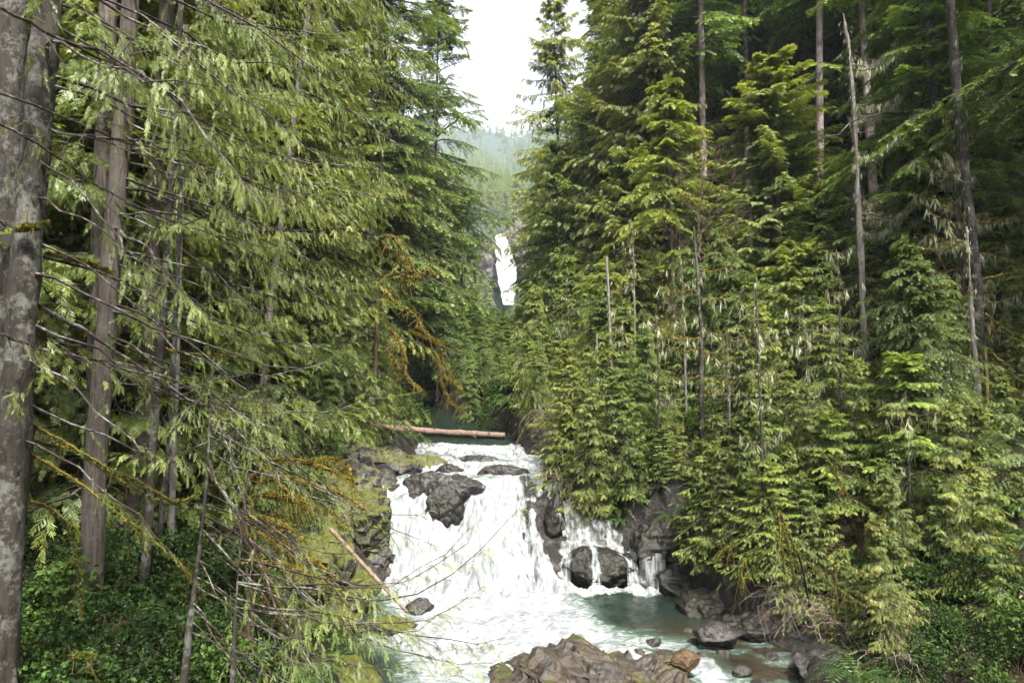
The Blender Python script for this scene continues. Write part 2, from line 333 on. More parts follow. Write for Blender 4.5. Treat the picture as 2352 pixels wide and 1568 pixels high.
def rock(name, loc, rad, rz=0, seed=0, mat='rock_gray', sub=5, ang=.8, rough=.10, label='', cat='rock', group=None, tilt=0, planes=16, cast=True, terr=0.):
    V, Q = ICO[sub]; rng = np.random.default_rng(seed)
    N = nrm(rng.normal(size=(planes, 3))); dd = rng.uniform(.72, 1.0, planes)
    dots = V@N.T; r = np.min(np.where(dots > .12, dd/np.maximum(dots, .12), 9), axis=1); r = np.minimum(r, 1.25)
    r = ang*r+(1-ang)
    rad = np.array(rad, float); P = V*r[:, None]*rad
    m_ = rad.mean(); D = fbm(P/m_*2.0+seed*3.1, 5, seed)*rough*1.6+(ridged(P/m_*3.7+seed, 4, seed+5)-.6)*rough*1.1+fbm(P*6, 3, seed+9)*.02+(ridged(P*5.5+seed, 3, seed+11)-.62)*.10*rough/m_*(1 if rough > .13 else .5)
    P = P+V*(D*m_)[:, None]
    if terr:
        ax = nrm(np.array([.25, .35, 1.])+rng.normal(size=3)*.15); h = P@ax+fbm(P*1.3, 3, seed+3)*.15; q_ = .24*m_; f_ = h/q_-np.floor(h/q_); P = P+ax*((ss(.25, .75, f_)-f_)*q_*terr)[:, None]
        a2 = nrm(np.array([1., .5, .2])+rng.normal(size=3)*.2); h = P@a2+fbm(P*1.7, 3, seed+4)*.12; q_ = .35*m_; f_ = h/q_-np.floor(h/q_); P = P+a2*((ss(.2, .8, f_)-f_)*q_*terr*.7)[:, None]
    c, s_ = math.cos(rz), math.sin(rz); ct, st_ = math.cos(tilt), math.sin(tilt)
    P = P@np.array([[1, 0, 0], [0, ct, -st_], [0, st_, ct]]).T@np.array([[c, -s_, 0], [s_, c, 0], [0, 0, 1]]).T
    o = link(name, MB().add(P, Q).mesh(name, [M[mat]]), loc=loc)
    tag(o, label, cat, group)
    if cast:
        W = P+np.array(loc); rock_trees.append(BVHTree.FromPolygons(W.tolist(), Q.tolist()))
    return o
# cascade rocks
rock('boulder', [-2.55, 26.35, 2.72], (1.62, 1.15, .78), .1, 11, 'rock_dark', 6, .6, .12, 'broad dark domed boulder parting the cascade at mid height', 'boulder')
rock('rock', [-2.5, 25.15, 2.12], (.66, .62, .86), .5, 5, 'rock_black', 5, .8, .14, 'black jagged rock under the domed boulder, water on both sides')
rock('rock', [-.35, 28.0, 3.25], (1.0, .6, .48), .15, 23, 'rock_dark', 5, .7, .12, 'dark ledge rock with white water spilling over, beside the green chute')
rock('rock', [-2.6, 28.6, 3.33], (.6, .5, .36), .15, 29, 'rock_dark', 5, .7, .12, 'small wet stone in the white water above the domed boulder')
rock('rock', [-3.9, 29.9, 3.35], (1.3, .9, .62), -.2, 31, 'rock_gray', 5, .7, .14, 'dark gray rock tongue left of the upper cascade')
rock('rock', [-1.5, 30.9, 3.55], (1.1, .5, .33), 0, 37, 'rock_dark', 5, .7, .12, 'low dark stone splitting the upper cascade')
rock('boulder', at(1277, 1200, 24.9)+[.0, .4, -.05], (.42, .5, .95), .2, 41, 'rock_black', 5, .6, .08, 'upright black boulder at the right edge of the main fall', 'boulder')
rock('boulder', at(1345, 1215, 25.3)+[0, .3, -.35], (.85, .7, .70), .3, 43, 'rock_black', 5, .6, .1, 'black boulder under the thin side fall', 'boulder')
rock('boulder', at(1375, 1300, 23.9)+[0, .15, -.25], (1.35, .95, .88), -.1, 47, 'rock_black', 6, .55, .08, 'large rounded black boulder at the foot of the side fall, edge of pool', 'boulder')
rock('boulder', at(1462, 1315, 23.8)+[.1, .2, -.25], (.85, .8, .80), .4, 53, 'rock_black', 5, .6, .1, 'smaller black boulder with two thin streams running down it', 'boulder')
rock('rock', at(1235, 1150, 26.2)+[.6, .5, -.5], (.7, .8, .8), .4, 59, 'rock_black', 5, .6, .1, 'dark rock bearing a fern tuft beside the main fall')
rock('rock', at(965, 1388, 21)+[0, 0, -.12], (.42, .35, .30), .4, 61, 'rock_dark', 5, .7, .12, 'small round dark stone rising from the foam in the pool')
rock('rock', at(905, 1425, 19.5)+[0, 0, -.25], (.75, .6, .35), .4, 62, 'rock_gray', 5, .7, .12, 'low gray stone at the left edge of the pool')
# left bank rocks
for i, (x, y, D, r, rz, lb) in enumerate([
    (870, 1120, 28, (1.5, 1.3, 1.0), .3, 'gray layered rock on the left bank beside the domed boulder'),
    (810, 1190, 25.5, (1.5, 1.3, 1.1), -.2, 'tall gray rock face on the left bank of the falls'),
    (845, 1275, 24, (1.35, 1.1, .95), .5, 'pale gray rock wall at the foot of the falls, left bank'),
    (770, 1330, 22.6, (1.3, 1.1, .8), .1, 'dark cleft gray rock behind the leaning fallen trunk'),
    (735, 1420, 20.2, (1.2, .9, .55), -.3, 'low brown rock shelf at the left cove of the pool'),
    (905, 1060, 32.5, (1.7, 1.2, .7), .4, 'sloping gray bedrock below the left end of the log'),
    (700, 1255, 25.5, (1.6, 1.3, 1.2), 0, 'moss topped rock high on the left bank'),
    (890, 1190, 25.5, (.9, .8, .9), .2, 'cracked gray rock at the waterline left of the main fall'),
    (900, 1330, 25.5, (.8, .7, .7), .7, 'gray rock wedge at the foot of the left side of the main fall'),
    (850, 1050, 25.5, (1.2, 1.0, .6), .7, 'knobbly gray rock under the left end of the log'),
    (660, 1330, 25.5, (1.1, 1.0, .8), .7, 'moss draped rock above the left cove'),
    (780, 1130, 25.5, (1.2, 1.0, .8), .1, 'gray rock step beneath the golden mossy limbs')]):
    rock('rock', hit(x, y)+[-.75 if x > 830 else -.2, r[1]*.30, -r[2]*.28], r, rz, 71+i*5, 'rock_moss' if x < 815 else 'rock_gray', 6, .75, .17, lb, terr=.9)
for x, y, D, r, rz, lb in [(905, 985, 39.0, (1.9, 1.2, .75), .2, 'bright moss covered mound just behind the left half of the log'), (1005, 988, 40, (1.5, 1.1, .6), -.2, 'mossy hump behind the middle of the log'), (850, 1030, 34.5, (1.1, .9, .6), .1, 'mossy rock shoulder below the left end of the log')]:
    rock('mossy_rock', at(x, y, D)+[0, .2, -r[2]*.55], r, rz, int(x), 'rock_moss', 5, .5, .12, lb)
rock('rock', at(1090, 1003, 38)+[0, .2, -.25], (1.5, .8, .45), 0, 303, 'rock_dark', 5, .7, .14, 'dark wet ledge under the right end of the log')
for x, y, r, rz, lb in [(1530, 1250, (1.1, .9, .9), .5, 'black wet rock wall right of the side fall'), (1560, 1330, (1.0, .8, .6), .1, 'dark rock at the right end of the pool'), (1640, 1390, (1.0, .8, .5), .6, 'low mossy dark rock under the drooping twigs'), (1740, 1440, (1.0, .8, .4), .2, 'dark rock shelf with a trickle beside the salal'), (1285, 1110, (.7, .6, .5), .2, 'black rock overhung by twigs right of the green chute')]:
    rock('rock', hit(x, y)+[0, r[1]*.3, -r[2]*.25], r, rz, int(x), 'rock_black', 5, .7, .18, lb)
# foreground island of fractured brown rock
P0 = at(1330, 1500, 15.9)
rock('rock_outcrop', [1.8, 15.5, -.30], (2.75, 1.7, 1.05), -.18, 101, 'rock_brown', 7, .85, .21, 'big fractured brown rock outcrop in the middle of the near pool', 'rock', planes=34, terr=.65)
rock('rock_outcrop', [3.1, 14.3, -.72], (1.6, 1.0, .85), -.35, 107, 'rock_brown', 6, .8, .15, 'lower dark brown rock shelf right of the big outcrop', 'rock', planes=20, terr=1.)
rock('rock', [.15, 16.0, -.35], (.7, .6, .42), .3, 109, 'rock_brown', 5, .7, .15, 'wet rock skirt awash at the left foot of the big outcrop')
rock('rock', at(1570, 1505, 16.4)+[0, 0, -.12], (.32, .28, .22), .2, 113, 'rock_orange', 5, .9, .08, 'rust brown angular boulder beside the lower white run')
rock('rock', at(1525, 1500, 16.6)+[0, 0, -.1], (.36, .3, .14), .2, 117, 'rock_brown', 5, .8, .1, 'flat brown stone just above the rust brown boulder')
rock('rock', at(1640, 1445, 18)+[0, 0, -.1], (.6, .4, .28), .2, 119, 'rock_dark', 5, .8, .1, 'dark wet stone below the overhanging cedar twigs')
rock('rock', [6.9, 14.4, -.35], (1.1, .9, .5), .2, 121, 'rock_dark', 6, .8, .12, 'dark sloping bedrock hump with thin rivulets, bottom right')
rock('rock', [7.8, 16.2, -.1], (1.4, 1.1, .5), .5, 123, 'rock_dark', 6, .8, .12, 'dark bedrock ledge under the salal thicket, right bank')
rock('rock_slab', at(790, 1545, 14.6)+[-.4, 0, -.35], (1.25, 1.3, .55), .5, 127, 'rock_gray', 6, .6, .12, 'smooth pale gray rock slab at the bottom left of the pool', 'rock')

for i, (x, y) in enumerate([(1465, 1468), (1500, 1452), (1590, 1450), (1660, 1475), (1700, 1505), (1745, 1520), (1610, 1475), (1820, 1530), (1770, 1480), (1580, 1425)]):
    X_, D_ = at(x, y, 6/((y-935)/F))[:2]; rr_ = np.random.default_rng(400+i).uniform(.7, 1.3)
    rock('stone', [X_, D_, -.12-.2*(D_ < 16.5)], (.26*rr_, .2*rr_, .19*rr_), i*.9, 400+i, 'rock_dark' if i % 3 else 'rock_brown', 4, .8, .1, 'small wet stone breaking the shallow run at lower right', 'stone', 'small stones in the shallow run', cast=False)
# ------------------------------------------------------------------ river
wx = np.arange(-7, 9.6, .05); wd = np.r_[np.arange(10, 13.5, .2), np.arange(13.5, 37, .05), np.arange(37, 60, .4)]
WX, WD = np.meshgrid(wx, wd); P = stackz(WX, WD)
warp = fbm(P*.5, 3, 77)*.5
DC = I(WX, [-5, -3.6, -2.4, -1.2, 0, .6, 1.4, 9], [25.6, 25.9, 26.4, 26.0, 26.5, 27.6, 28.2, 28.2])+.5*fbm(stackz(WX*1.1, WD*.25), 3, 71)
BC = 22.7+.5*fbm(stackz(WX*.9, 0*WX), 3, 72)-.5*np.exp(-((WX+1.2)/1.4)**2)
Dw = np.where(WD < BC, WD-(BC-22.7), np.where(WD < DC, 22.7+(WD-BC)*3.4/(DC-BC), np.where(WD < 30.2, 26.1+(WD-DC)*4.1/(30.2-DC), WD+warp*ss(30.2, 31, WD)*(1-ss(34, 36, WD))*1.6)))
Dw = np.where(Dw < 21, WD, Dw)
z = I(Dw, [10, 13.4, 14.6, 22.7, 23.3, 24.2, 25.0, 26.1, 26.6, 28.8, 29.6, 31.2, 32.2, 33.4, 60], [-2.6, -.5, -.04, 0, .35, 1.45, 2.2, 3.15, 3.3, 3.42, 3.62, 3.68, 3.82, 4.08, 8])
# the right front of the pool pours down between the outcrop and the bank
run = ss(2.6, 4.2, WX+.28*(WD-17))*(1-ss(14.2, 18.6, WD)); z = z-.62*run*ss(0, 1, run)
steep = ss(22.5, 23.1, Dw)*(1-ss(26.1, 26.8, Dw))
casc = np.maximum(ss(28.3, 29.0, Dw)*(1-ss(29.6, 30.2, Dw)), ss(31, 31.8, Dw)*(1-ss(33.4, 34.0, Dw)))
foamy = I(WD, [10, 16, 18, 20, 22.7, 60], [-.1, .0, .38, .75, 1.15, 1.15])
# the plume drifts from the fall towards the front left and, weaker, to the front right
ctr = I(WD, [13, 15, 17, 19, 21, 22.7], [-1.3, -.9, -.6, -.3, -.6, -1.2]); wid = I(WD, [13, 15, 17, 18.5, 20, 22.7], [1.0, 1.3, 2.3, 3.5, 3.3, 3.0])
plume = 1-ss(.55, 1.35, np.abs(WX-ctr+.35*fbm(P*.7, 3, 5))/wid)
plume = np.maximum(plume*I(WD, [13, 15, 18, 20, 22.7], [.62, .68, .85, 1.0, 1.2]), .0)
band = np.exp(-((WD-(18.7-.20*(WX-1)))/.75)**2)*ss(-1, 1, WX)*(1-ss(4.0, 6.5, WX))*.62
foam = np.where(Dw < 22.9, np.maximum(plume, band), 0)
foam = foam+.95*run*ss(.15, .5, run)*(.75+.5*fbm(stackz(WX*1.2+WD, WD*.8)*1.2, 3, 14))*(1-ss(.9, 1.9, np.abs(WX-(5.0-.62*(WD-15)))))
rl = [(1.9, 18.1), (2.6, 17.7), (3.4, 17.35), (4.45, 17.0), (4.75, 16.0), (5.1, 15.3), (5.5, 14.6), (6.0, 13.6), (5.0, 14.2), (4.4, 15.0), (3.65, 15.85)]
dd_ = np.full(WX.shape, 9.)
for (x0, d0), (x1, d1) in zip(rl[:-1], rl[1:]):
    t_ = np.clip(((WX-x0)*(x1-x0)+(WD-d0)*(d1-d0))/((x1-x0)**2+(d1-d0)**2), 0, 1); dd_ = np.minimum(dd_, np.hypot(WX-x0-t_*(x1-x0), WD-d0-t_*(d1-d0)))
hw_ = I(WD, [13.6, 15, 17, 18.2], [.85, .62, .40, .34]); runf = 1-ss(.5, 1.3, dd_/hw_+.45*fbm(P*1.7, 3, 44)); foam = np.maximum(foam, .95*runf)
foam = np.maximum(foam, .40*ss(.05, .45, fbm(stackz(WX*1.1, WD*2.6), 4, 46))*ss(1.5, 2.5, WX)*(1-ss(19.5, 21.5, WD)))
foam = np.where(Dw >= 22.7, 1.05*np.maximum(steep, 0)+.98*casc+(1-np.maximum(steep, casc))*(.66+.35*fbm(stackz(WX*.6, WD*1.3), 3, 9)), foam)
foam = np.where(WD > 34.2, .05, foam)
tongue = np.exp(-(((WX-.72)/.42)**2+((WD-27.0)/1.0)**2)); foam = foam-.55*tongue; z = z+.12*tongue
foam = foam-.33*steep*ss(-.2, .6, WX)*ss(-.1, .5, fbm(stackz(WX*1.6, WD*.6), 3, 19))
foam = foam-.35*(1-ss(21.9, 22.9, WD))*ss(1.6, 3.2, WX)*ss(18.8, 20.5, WD)
foam = np.clip(foam, 0, 1.2)
act = np.clip(foam, 0, 1)
z = z+fbm(stackz(WX*2.4, WD*1.9), 4, 21)*(.045+.11*act)+fbm(stackz(WX*7, WD*3.2), 3, 25)*(.01+.045*act)+steep*(fbm(stackz(WX*2.6, WD*1.4, 0), 4, 27)*.34+fbm(stackz(WX*5, WD*4, 0), 3, 28)*.12)
z = z+.16*np.exp(-((WD-22.3)/.5)**2)*(1-ss(1, 2.4, WX))*(.5+fbm(P*2.2, 3, 4))
shallow = np.clip(ss(2.2, 4.5, WX)*(1-ss(18.5, 21, WD))+.0, 0, 1)
# keep only cells between the banks; the falls end at the right edge of the chute
inside = (WX > shoreL(WD)-.5) & (WX < shoreR(WD)+.6) & ~((WD > 23.0) & (WD < 27) & (WX > 1.25+.12*fbm(P*2, 2, 3)+.6*ss(24.5, 23, WD)))
q = gridq(*WX.shape); keep = inside.ravel()[q].all(1)
mb = MB().add(np.stack([WX, WD, z], -1), q[keep]); me = mb.mesh('river', [M['water']], True, {'foam': foam, 'steep': np.clip(steep+casc, 0, 1), 'shallow': shallow})
tag(link('river', me), kind='structure')
# thin water draped over the boulders of the side fall
def drape(name, paths, label, foamv=.8):
    """paths: list of [(X, D, halfwidth), ...] from top to bottom; every sheet hugs what lies under it"""
    mb = MB(); fo = []; st = []
    for pi, pts in enumerate(paths):
        pts = resample(pts, 70); n = 26; u = np.linspace(-1, 1, n)
        T = nrm(np.gradient(pts[:, :2], axis=0)); Nn = np.stack([-T[:, 1], T[:, 0]], -1)
        w_ = pts[:, 2]*(1+.35*noise(stackz(np.arange(70)*.22, np.full(70, pi*7.)), 3))
        XY = pts[:, None, :2]+Nn[:, None]*u[None, :, None]*w_[:, None, None]
        Z = np.zeros(XY.shape[:2])
        for i in range(70):
            for j in range(n):
                o_ = Vector((XY[i, j, 0], XY[i, j, 1], 9)); best = -9
                for bt in rock_trees+[gbvh]:
                    h = bt.ray_cast(o_, Vector((0, 0, -1)))
                    if h[0] is not None: best = max(best, h[0].z)
                Z[i, j] = best
        Z = np.maximum(Z, -.05)
        Z = np.minimum.accumulate(np.maximum(Z, 0)+.0, 0)*.6+Z*.4
        Z += .035+.03*fbm(stackz(XY[..., 0]*9, XY[..., 1]*3, Z), 3, 5)
        mb.add(np.concatenate([XY, Z[..., None]], -1), gridq(70, n))
        fo.append((foamv*(1-.75*np.abs(u[None])**2.5)*(.85+.35*fbm(stackz(u[None]*5+np.zeros((70, 1)), np.arange(70)[:, None]*.12+u[None]*0), 3, pi))).ravel()); st.append(np.ones(70*n))
    me = mb.mesh(name, [M['water']], True, {'foam': np.concatenate(fo), 'steep': np.concatenate(st), 'shallow': np.concatenate(st)*0})
    return tag(link(name, me), kind='structure')
drape('water', [[(1.4, 27.0, .35), (1.9, 26.2, .5), (2.3, 25.2, .7), (2.6, 24.5, .65)],
                [(1.7, 26.7, .25), (2.6, 25.9, .32), (3.2, 25.1, .36), (3.7, 24.5, .36)],
                [(1.95, 24.7, .2), (1.9, 24.2, .22), (1.8, 23.5, .26), (1.72, 22.95, .3)],
                [(2.2, 24.7, .25), (2.9, 24.45, .3), (3.9, 24.4, .18)],
                [(2.75, 24.2, .14), (2.8, 23.5, .16), (2.75, 22.9, .22)],
                [(3.7, 24.3, .10), (3.75, 23.7, .14), (4.15, 23.0, .28)],
                [(4.0, 24.3, .16), (4.4, 23.7, .26), (4.9, 22.9, .40)]], 'side fall', .80)

print('river', round(time.time()-T0, 1))

# ------------------------------------------------------------------ foliage
def blades(spec):
    """spec rows: (base xyz, dir xyz, side xyz, length, width, kink) -> (m,4,3) diamonds, tint offsets"""
    out = []
    for b, d, s_, L, W, k in spec:
        b = np.array(b, float); d = nrm(np.array(d, float)); s_ = nrm(np.array(s_, float))
        out.append([b, b+d*L*k+s_*W, b+d*L, b+d*L*k-s_*W])
    return np.array(out)
def cedar_spray(rng, pairs=6, lacy=1., near=False):
    sp = []
    for i in range(pairs):
        t = .06+.84*i/pairs; L = (.24 if near else .38)*(1-t)**.6+.07
        for sg in (-1, 1):
            a_ = R_(rng.uniform(20, 38) if near else rng.uniform(26, 44)); sp.append(((t, 0, -.12*t*t), (math.cos(a_), sg*math.sin(a_), -.12-.25*t+rng.normal()*.12), (-math.sin(a_), sg*math.cos(a_), rng.normal()*.25), L*rng.uniform(.75, 1.15), (.0145 if near else .034)*lacy, .55))
    w_ = .020 if near else .036*lacy
    sp.append(((.55, 0, -.05), (1, 0, -.3), (0, 1, .1), .5, w_, .5)); sp.append(((0, 0, 0), (1, 0, -.05), (0, 1, 0), .62, w_*.7, .5))
    return blades(sp), np.r_[np.repeat(np.linspace(-.10, .13, pairs), 2), .16, -.15]
def fir_spray(rng, pairs=6, lacy=1.):
    sp = []
    for i in range(pairs):
        t = .05+.85*i/pairs; L = .30*(1-t)**.5+.12
        for sg in (-1, 1):
            a_ = R_(rng.uniform(40, 65)); sp.append(((t, 0, 0), (math.cos(a_), sg*math.sin(a_), rng.normal()*.28), (rng.normal()*.3, -.2, rng.uniform(.4, 1)) if rng.random() < .35 else (-math.sin(a_), sg*math.cos(a_), 0), L, .040*lacy, .5))
    sp.append(((.5, 0, 0), (1, 0, -.08), (0, 1, 0), .5, .06*lacy, .5)); sp.append(((0, 0, 0), (1, 0, 0), (0, 0, 1), .8, .035*lacy, .5))
    return blades(sp), np.r_[np.repeat(np.linspace(-.08, .16, pairs), 2), .18, -.1]
def place(mb, T, tt, pos, d, n, size, tint, mat=0):
    """T (V,m,4,3) template variants; one is put at every pos"""
    N = len(pos); d = nrm(d); y = nrm(np.cross(n, d)); n = np.cross(d, y)
    for k in range(len(T)):
        s_ = slice(k, N, len(T)); B = T[k]
        W = pos[s_, None, None]+size[s_, None, None, None]*(B[None, ..., 0:1]*d[s_, None, None]+B[None, ..., 1:2]*y[s_, None, None]+B[None, ..., 2:3]*n[s_, None, None])
        nq = W.shape[0]*W.shape[1]
        mb.add(W.reshape(-1, 3), np.arange(nq*4).reshape(-1, 4), mat, (tint[s_, None]+tt[None]).reshape(-1))
def rotz(d, a_):
    c, s_ = np.cos(a_), np.sin(a_); return np.stack([d[..., 0]*c-d[..., 1]*s_, d[..., 0]*s_+d[..., 1]*c, d[..., 2]], -1)
TPL = {}
for kind, fn in (('cedar', cedar_spray), ('fir', fir_spray)):
    for lod, (pr, lc) in {'near': (8, 1.), 'mid': (6, 1.), 'far': (3, 2.2)}.items():
        rr = np.random.default_rng(5); ts = [fn(rr, pr, lc, True) if (kind == 'cedar' and lod == 'near') else fn(rr, pr, lc) for _ in range(3)]; TPL[kind, lod] = (np.array([t[0] for t in ts]), ts[0][1])
PR = {'cedar': dict(e0=(-18, 12), droop=.50, up=.34, spd=(-.75, -.10), ss=(.34, .58), sdroop=.45),
      'fir': dict(e0=(-12, 22), droop=.42, up=.08, spd=(-.35, .05), ss=(.26, .46), sdroop=.30),
      'hemlock': dict(e0=(-8, 18), droop=.55, up=.05, spd=(-.6, -.05), ss=(.24, .42), sdroop=.5)}
def boughs(mb, P0, az, L, e0, kind, rng, lod='mid', J=14, K=6, size=1., bare=.12, dens=1., tint0=None, upk=None, droop=None, wmat=1, wood=.011, minsec=.3, secf=.42, clump=.5, spd=None):
    """boughs from points P0 at azimuths az, lengths L; writes foliage (material 0) and wood (material wmat)"""
    p = PR[kind]; tp = TPL['cedar' if kind == 'cedar' else 'fir', lod]
    B = len(P0); az = az; dh = np.stack([np.cos(az), np.sin(az), 0*az], -1); e0 = np.asarray(e0)
    dr = (p['droop'] if droop is None else droop)*rng.uniform(.6, 1.3, B); up = (p['up'] if upk is None else upk)*rng.uniform(.5, 1.4, B); bend = rng.normal(size=B)*.16
    perp = np.stack([-dh[:, 1], dh[:, 0], 0*az], -1)
    def pt(s_, b=slice(None)):
        s_ = np.asarray(s_)
        Lb = L[:, None]; zz = np.sin(e0)[:, None]*s_-dr[:, None]*s_**2+up[:, None]*s_**3
        return P0[:, None]+Lb[..., None]*(dh[:, None]*(s_*np.cos(e0)[:, None])[..., None]+perp[:, None]*(bend[:, None]*s_**2)[..., None]+np.array([0, 0, 1.])*zz[..., None])
    kk = 9; s_ = np.linspace(0, 1, kk)[None].repeat(B, 0); path = pt(s_)
    path[:, 1:-1] += rng.normal(size=path[:, 1:-1].shape)*(L*.010)[:, None, None]
    r = (L*wood)[:, None]*(1-.88*s_)+.002
    mb.add(*tubes(path, r, 5), mat=wmat)
    sj = np.linspace(bare, .985, J)[None]+rng.uniform(-.5, .5, (B, J))*(.9/J); sj = np.clip(sj, bare*.8, .995)
    Pj = pt(sj); Tj = nrm(pt(sj+.02)-Pj)
    sg = np.where((np.arange(J)[None]+rng.integers(0, 2, (B, 1))) % 2 == 0, 1., -1.)
    al = R_(66)-R_(38)*sj+rng.normal(size=sj.shape)*.14
    Dj = rotz(Tj, sg*al); l2 = np.clip(secf*L[:, None]*(1.02-sj)**.75*rng.uniform(.6, 1.15, sj.shape), minsec, 2.2*max(1, size))
    keep = (rng.random((B, J)) < dens) & (rng.random((B, 1)) > .07); keep &= ~((noise(stackz(np.arange(B)[:, None]*7.7+sj*0, sj*4, 1.), 7) < -.45) & (rng.random((B, J)) < clump))
    tb = rng.normal(size=(B, 1))*.11+rng.normal(size=(B, J))*.05
    Pj, Dj, l2, sg, sj = Pj[keep], Dj[keep], l2[keep], sg[keep], sj[keep]; tb = (np.broadcast_to(tb, keep.shape))[keep]
    t = np.linspace(.1, 1, K)[None]+rng.uniform(-.06, .06, (len(Pj), K)); sd = p['sdroop']*rng.uniform(.5, 1.4, (len(Pj), 1))
    def p2(t): return Pj[:, None]+l2[:, None, None]*(Dj[:, None]*t[..., None]+np.array([0, 0, -1.])*(sd*t**2)[..., None])
    q5 = p2(np.linspace(0, 1, 4)[None].repeat(len(Pj), 0)); mb.add(*tubes(q5, (l2*.008+.0015)[:, None]*np.array([1, .7, .45, .2])[None], 3), mat=wmat)
    Pk = p2(t); Tk = nrm(p2(t+.05)-Pk)
    s2 = np.where((np.arange(K)[None]+rng.integers(0, 2, (len(Pj), 1))) % 2 == 0, 1., -1.)
    Dk = rotz(Tk, s2*(R_(42)-R_(30)*t)+rng.normal(size=t.shape)*.2); Dk[..., 2] += rng.uniform(*(spd or p['spd']), t.shape)
    n_ = np.stack([rng.normal(size=t.shape)*.35, rng.normal(size=t.shape)*.35, np.ones(t.shape)], -1)
    sz = rng.uniform(*p['ss'], t.shape)*size*np.clip(.6+.4*l2[:, None], .5, 1.15)
    base = .42 if tint0 is None else tint0
    ti = base+tb[:, None]+.26*(sj[:, None]-.5)+.20*(t-.5)+rng.normal(size=t.shape)*.07
    place(mb, *tp, Pk.reshape(-1, 3), Dk.reshape(-1, 3), n_.reshape(-1, 3), sz.ravel(), ti.ravel())
    # leading tip
    e_ = pt(np.full((B, 3), 1.)*np.array([[.82, .9, .97]])); te = nrm(pt(np.full((B, 3), 1.0))-pt(np.full((B, 3), .93))); te[..., 2] -= .15
    place(mb, *tp, e_.reshape(-1, 3), te.reshape(-1, 3), np.tile([0, 0, 1.], (B*3, 1)), np.full(B*3, .42*size), np.full(B*3, base+.1))
def crown_mesh(name, seed, H, base, R, kind, nb=90, lod='mid', J=13, K=5, size=1., prof=.85, fol='cedar', bark='bark_branch', dens=1., azr=None, tint0=None, minL=.25, **kw):
    rng = np.random.default_rng(seed); mb = MB()
    h = base+(1-base)*np.sort(rng.random(nb))**.95*.985
    az = np.arange(nb)*2.39996+rng.normal(size=nb)*.4
    if azr: az = R_(azr[0])+R_(azr[1]-azr[0])*((az/(2*math.pi)) % 1)
    u = (h-base)/(1-base); L = R*((1-u)**prof*.90+.10)*np.where(u < .08, .75+3*u, 1)*rng.uniform(.50, 1.15, nb); L = np.maximum(L, minL)
    lob = fbm(np.stack([np.cos(az)*1.3, np.sin(az)*1.3, h*H*.22], -1)+seed*5, 2, seed); L = L*(1+.75*lob*(1-u*.5)); L[::6] *= 1.30; L = L*(1+.22*np.cos(az-seed*1.7)); L = np.maximum(L, minL)
    e0 = R_(1)*rng.uniform(*PR[kind]['e0'], nb)+R_(48)*u**2.5
    kp = (lob > -.33) | (u > .8); h, az, u, L, e0 = h[kp], az[kp], u[kp], L[kp], e0[kp]; nb = len(h)
    P0 = np.stack([0*h, 0*h, h*H], -1)
    boughs(mb, P0, az, L, e0, kind, rng, lod, J, K, size, dens=dens, tint0=tint0, **kw)
    # leader
    tp = TPL['cedar' if kind == 'cedar' else 'fir', lod]; n = 14
    place(mb, *tp, np.stack([0*np.arange(n), 0*np.arange(n), H*(.965+.035*np.linspace(0, 1, n))], -1), np.stack([np.cos(np.arange(n)*2.4)*.7, np.sin(np.arange(n)*2.4)*.7, np.ones(n)], -1), rng.normal(size=(n, 3)), np.full(n, .4*size), np.full(n, .5))
    return mb.mesh(name, [M[fol], M[bark]], False)
def trunk_mesh(name, H, r, seed, mat, n=9, K=26, wob=.03, flare=.5, rough=.03, tip=.06, knots=0):
    rng = np.random.default_rng(seed); t = np.linspace(0, 1, K); zz = -1.2+(H+1.2)*t
    path = stackz(wob*H*.1*np.sin(t*5+seed)*t, wob*H*.1*np.cos(t*4+seed*2)*t, zz)
    rr = r*((1-t)**.85*(1-tip)+tip)*(1+flare*np.exp(-np.maximum(zz, 0)/.5))
    v, q = tubes(path, rr[None], n); an = np.arctan2(v[:, 1]-0, v[:, 0]); v = v+nrm(v*[1, 1, 0])*(fbm(v*[3, 3, .8]/max(r*4, .5)+seed, 4, seed)*rough*3)[:, None]
    mb = MB().add(v, q)
    if knots:
        k = knots; hz = rng.uniform(.12, .85, k); az = rng.uniform(0, 6.28, k); L = rng.uniform(.25, 1.0, k)*(.6+r*2); d = np.stack([np.cos(az), np.sin(az), rng.uniform(-.5, .15, k)], -1)
        s_ = np.linspace(0, 1, 5)[None, :, None]; P = stackz(np.interp(hz, t, path[:, 0]), np.interp(hz, t, path[:, 1]), hz*H)[:, None]+d[:, None]*L[:, None, None]*s_+np.array([0, 0, .25])*(s_**2)*L[:, None, None]
        mb.add(*tubes(P, (.018*np.ones((k, 1)))*np.linspace(1, .3, 5)[None], 4))
    return mb.mesh(name, [M[mat]], True)
def tree(name, x, y, crown, trunk, label=None, cat='tree', group=None, z=None, rz=0., sc=1., col=(1, 1, 1), tcol=(1, 1, 1), lean=(0, 0), crowns=None):
    z = gz(x, y)-.1 if z is None else z
    o = link(name, None, loc=(x, y, z), rot=(lean[0], lean[1], rz), scale=sc); o.empty_display_size = .5
    tag(o, label, cat, group)
    if trunk is not None: t = link('trunk', trunk, o); t.color = (*tcol, 1)
    if crown is not None: c = link('crown', crown, o); c.color = (*col, 1)
    return o

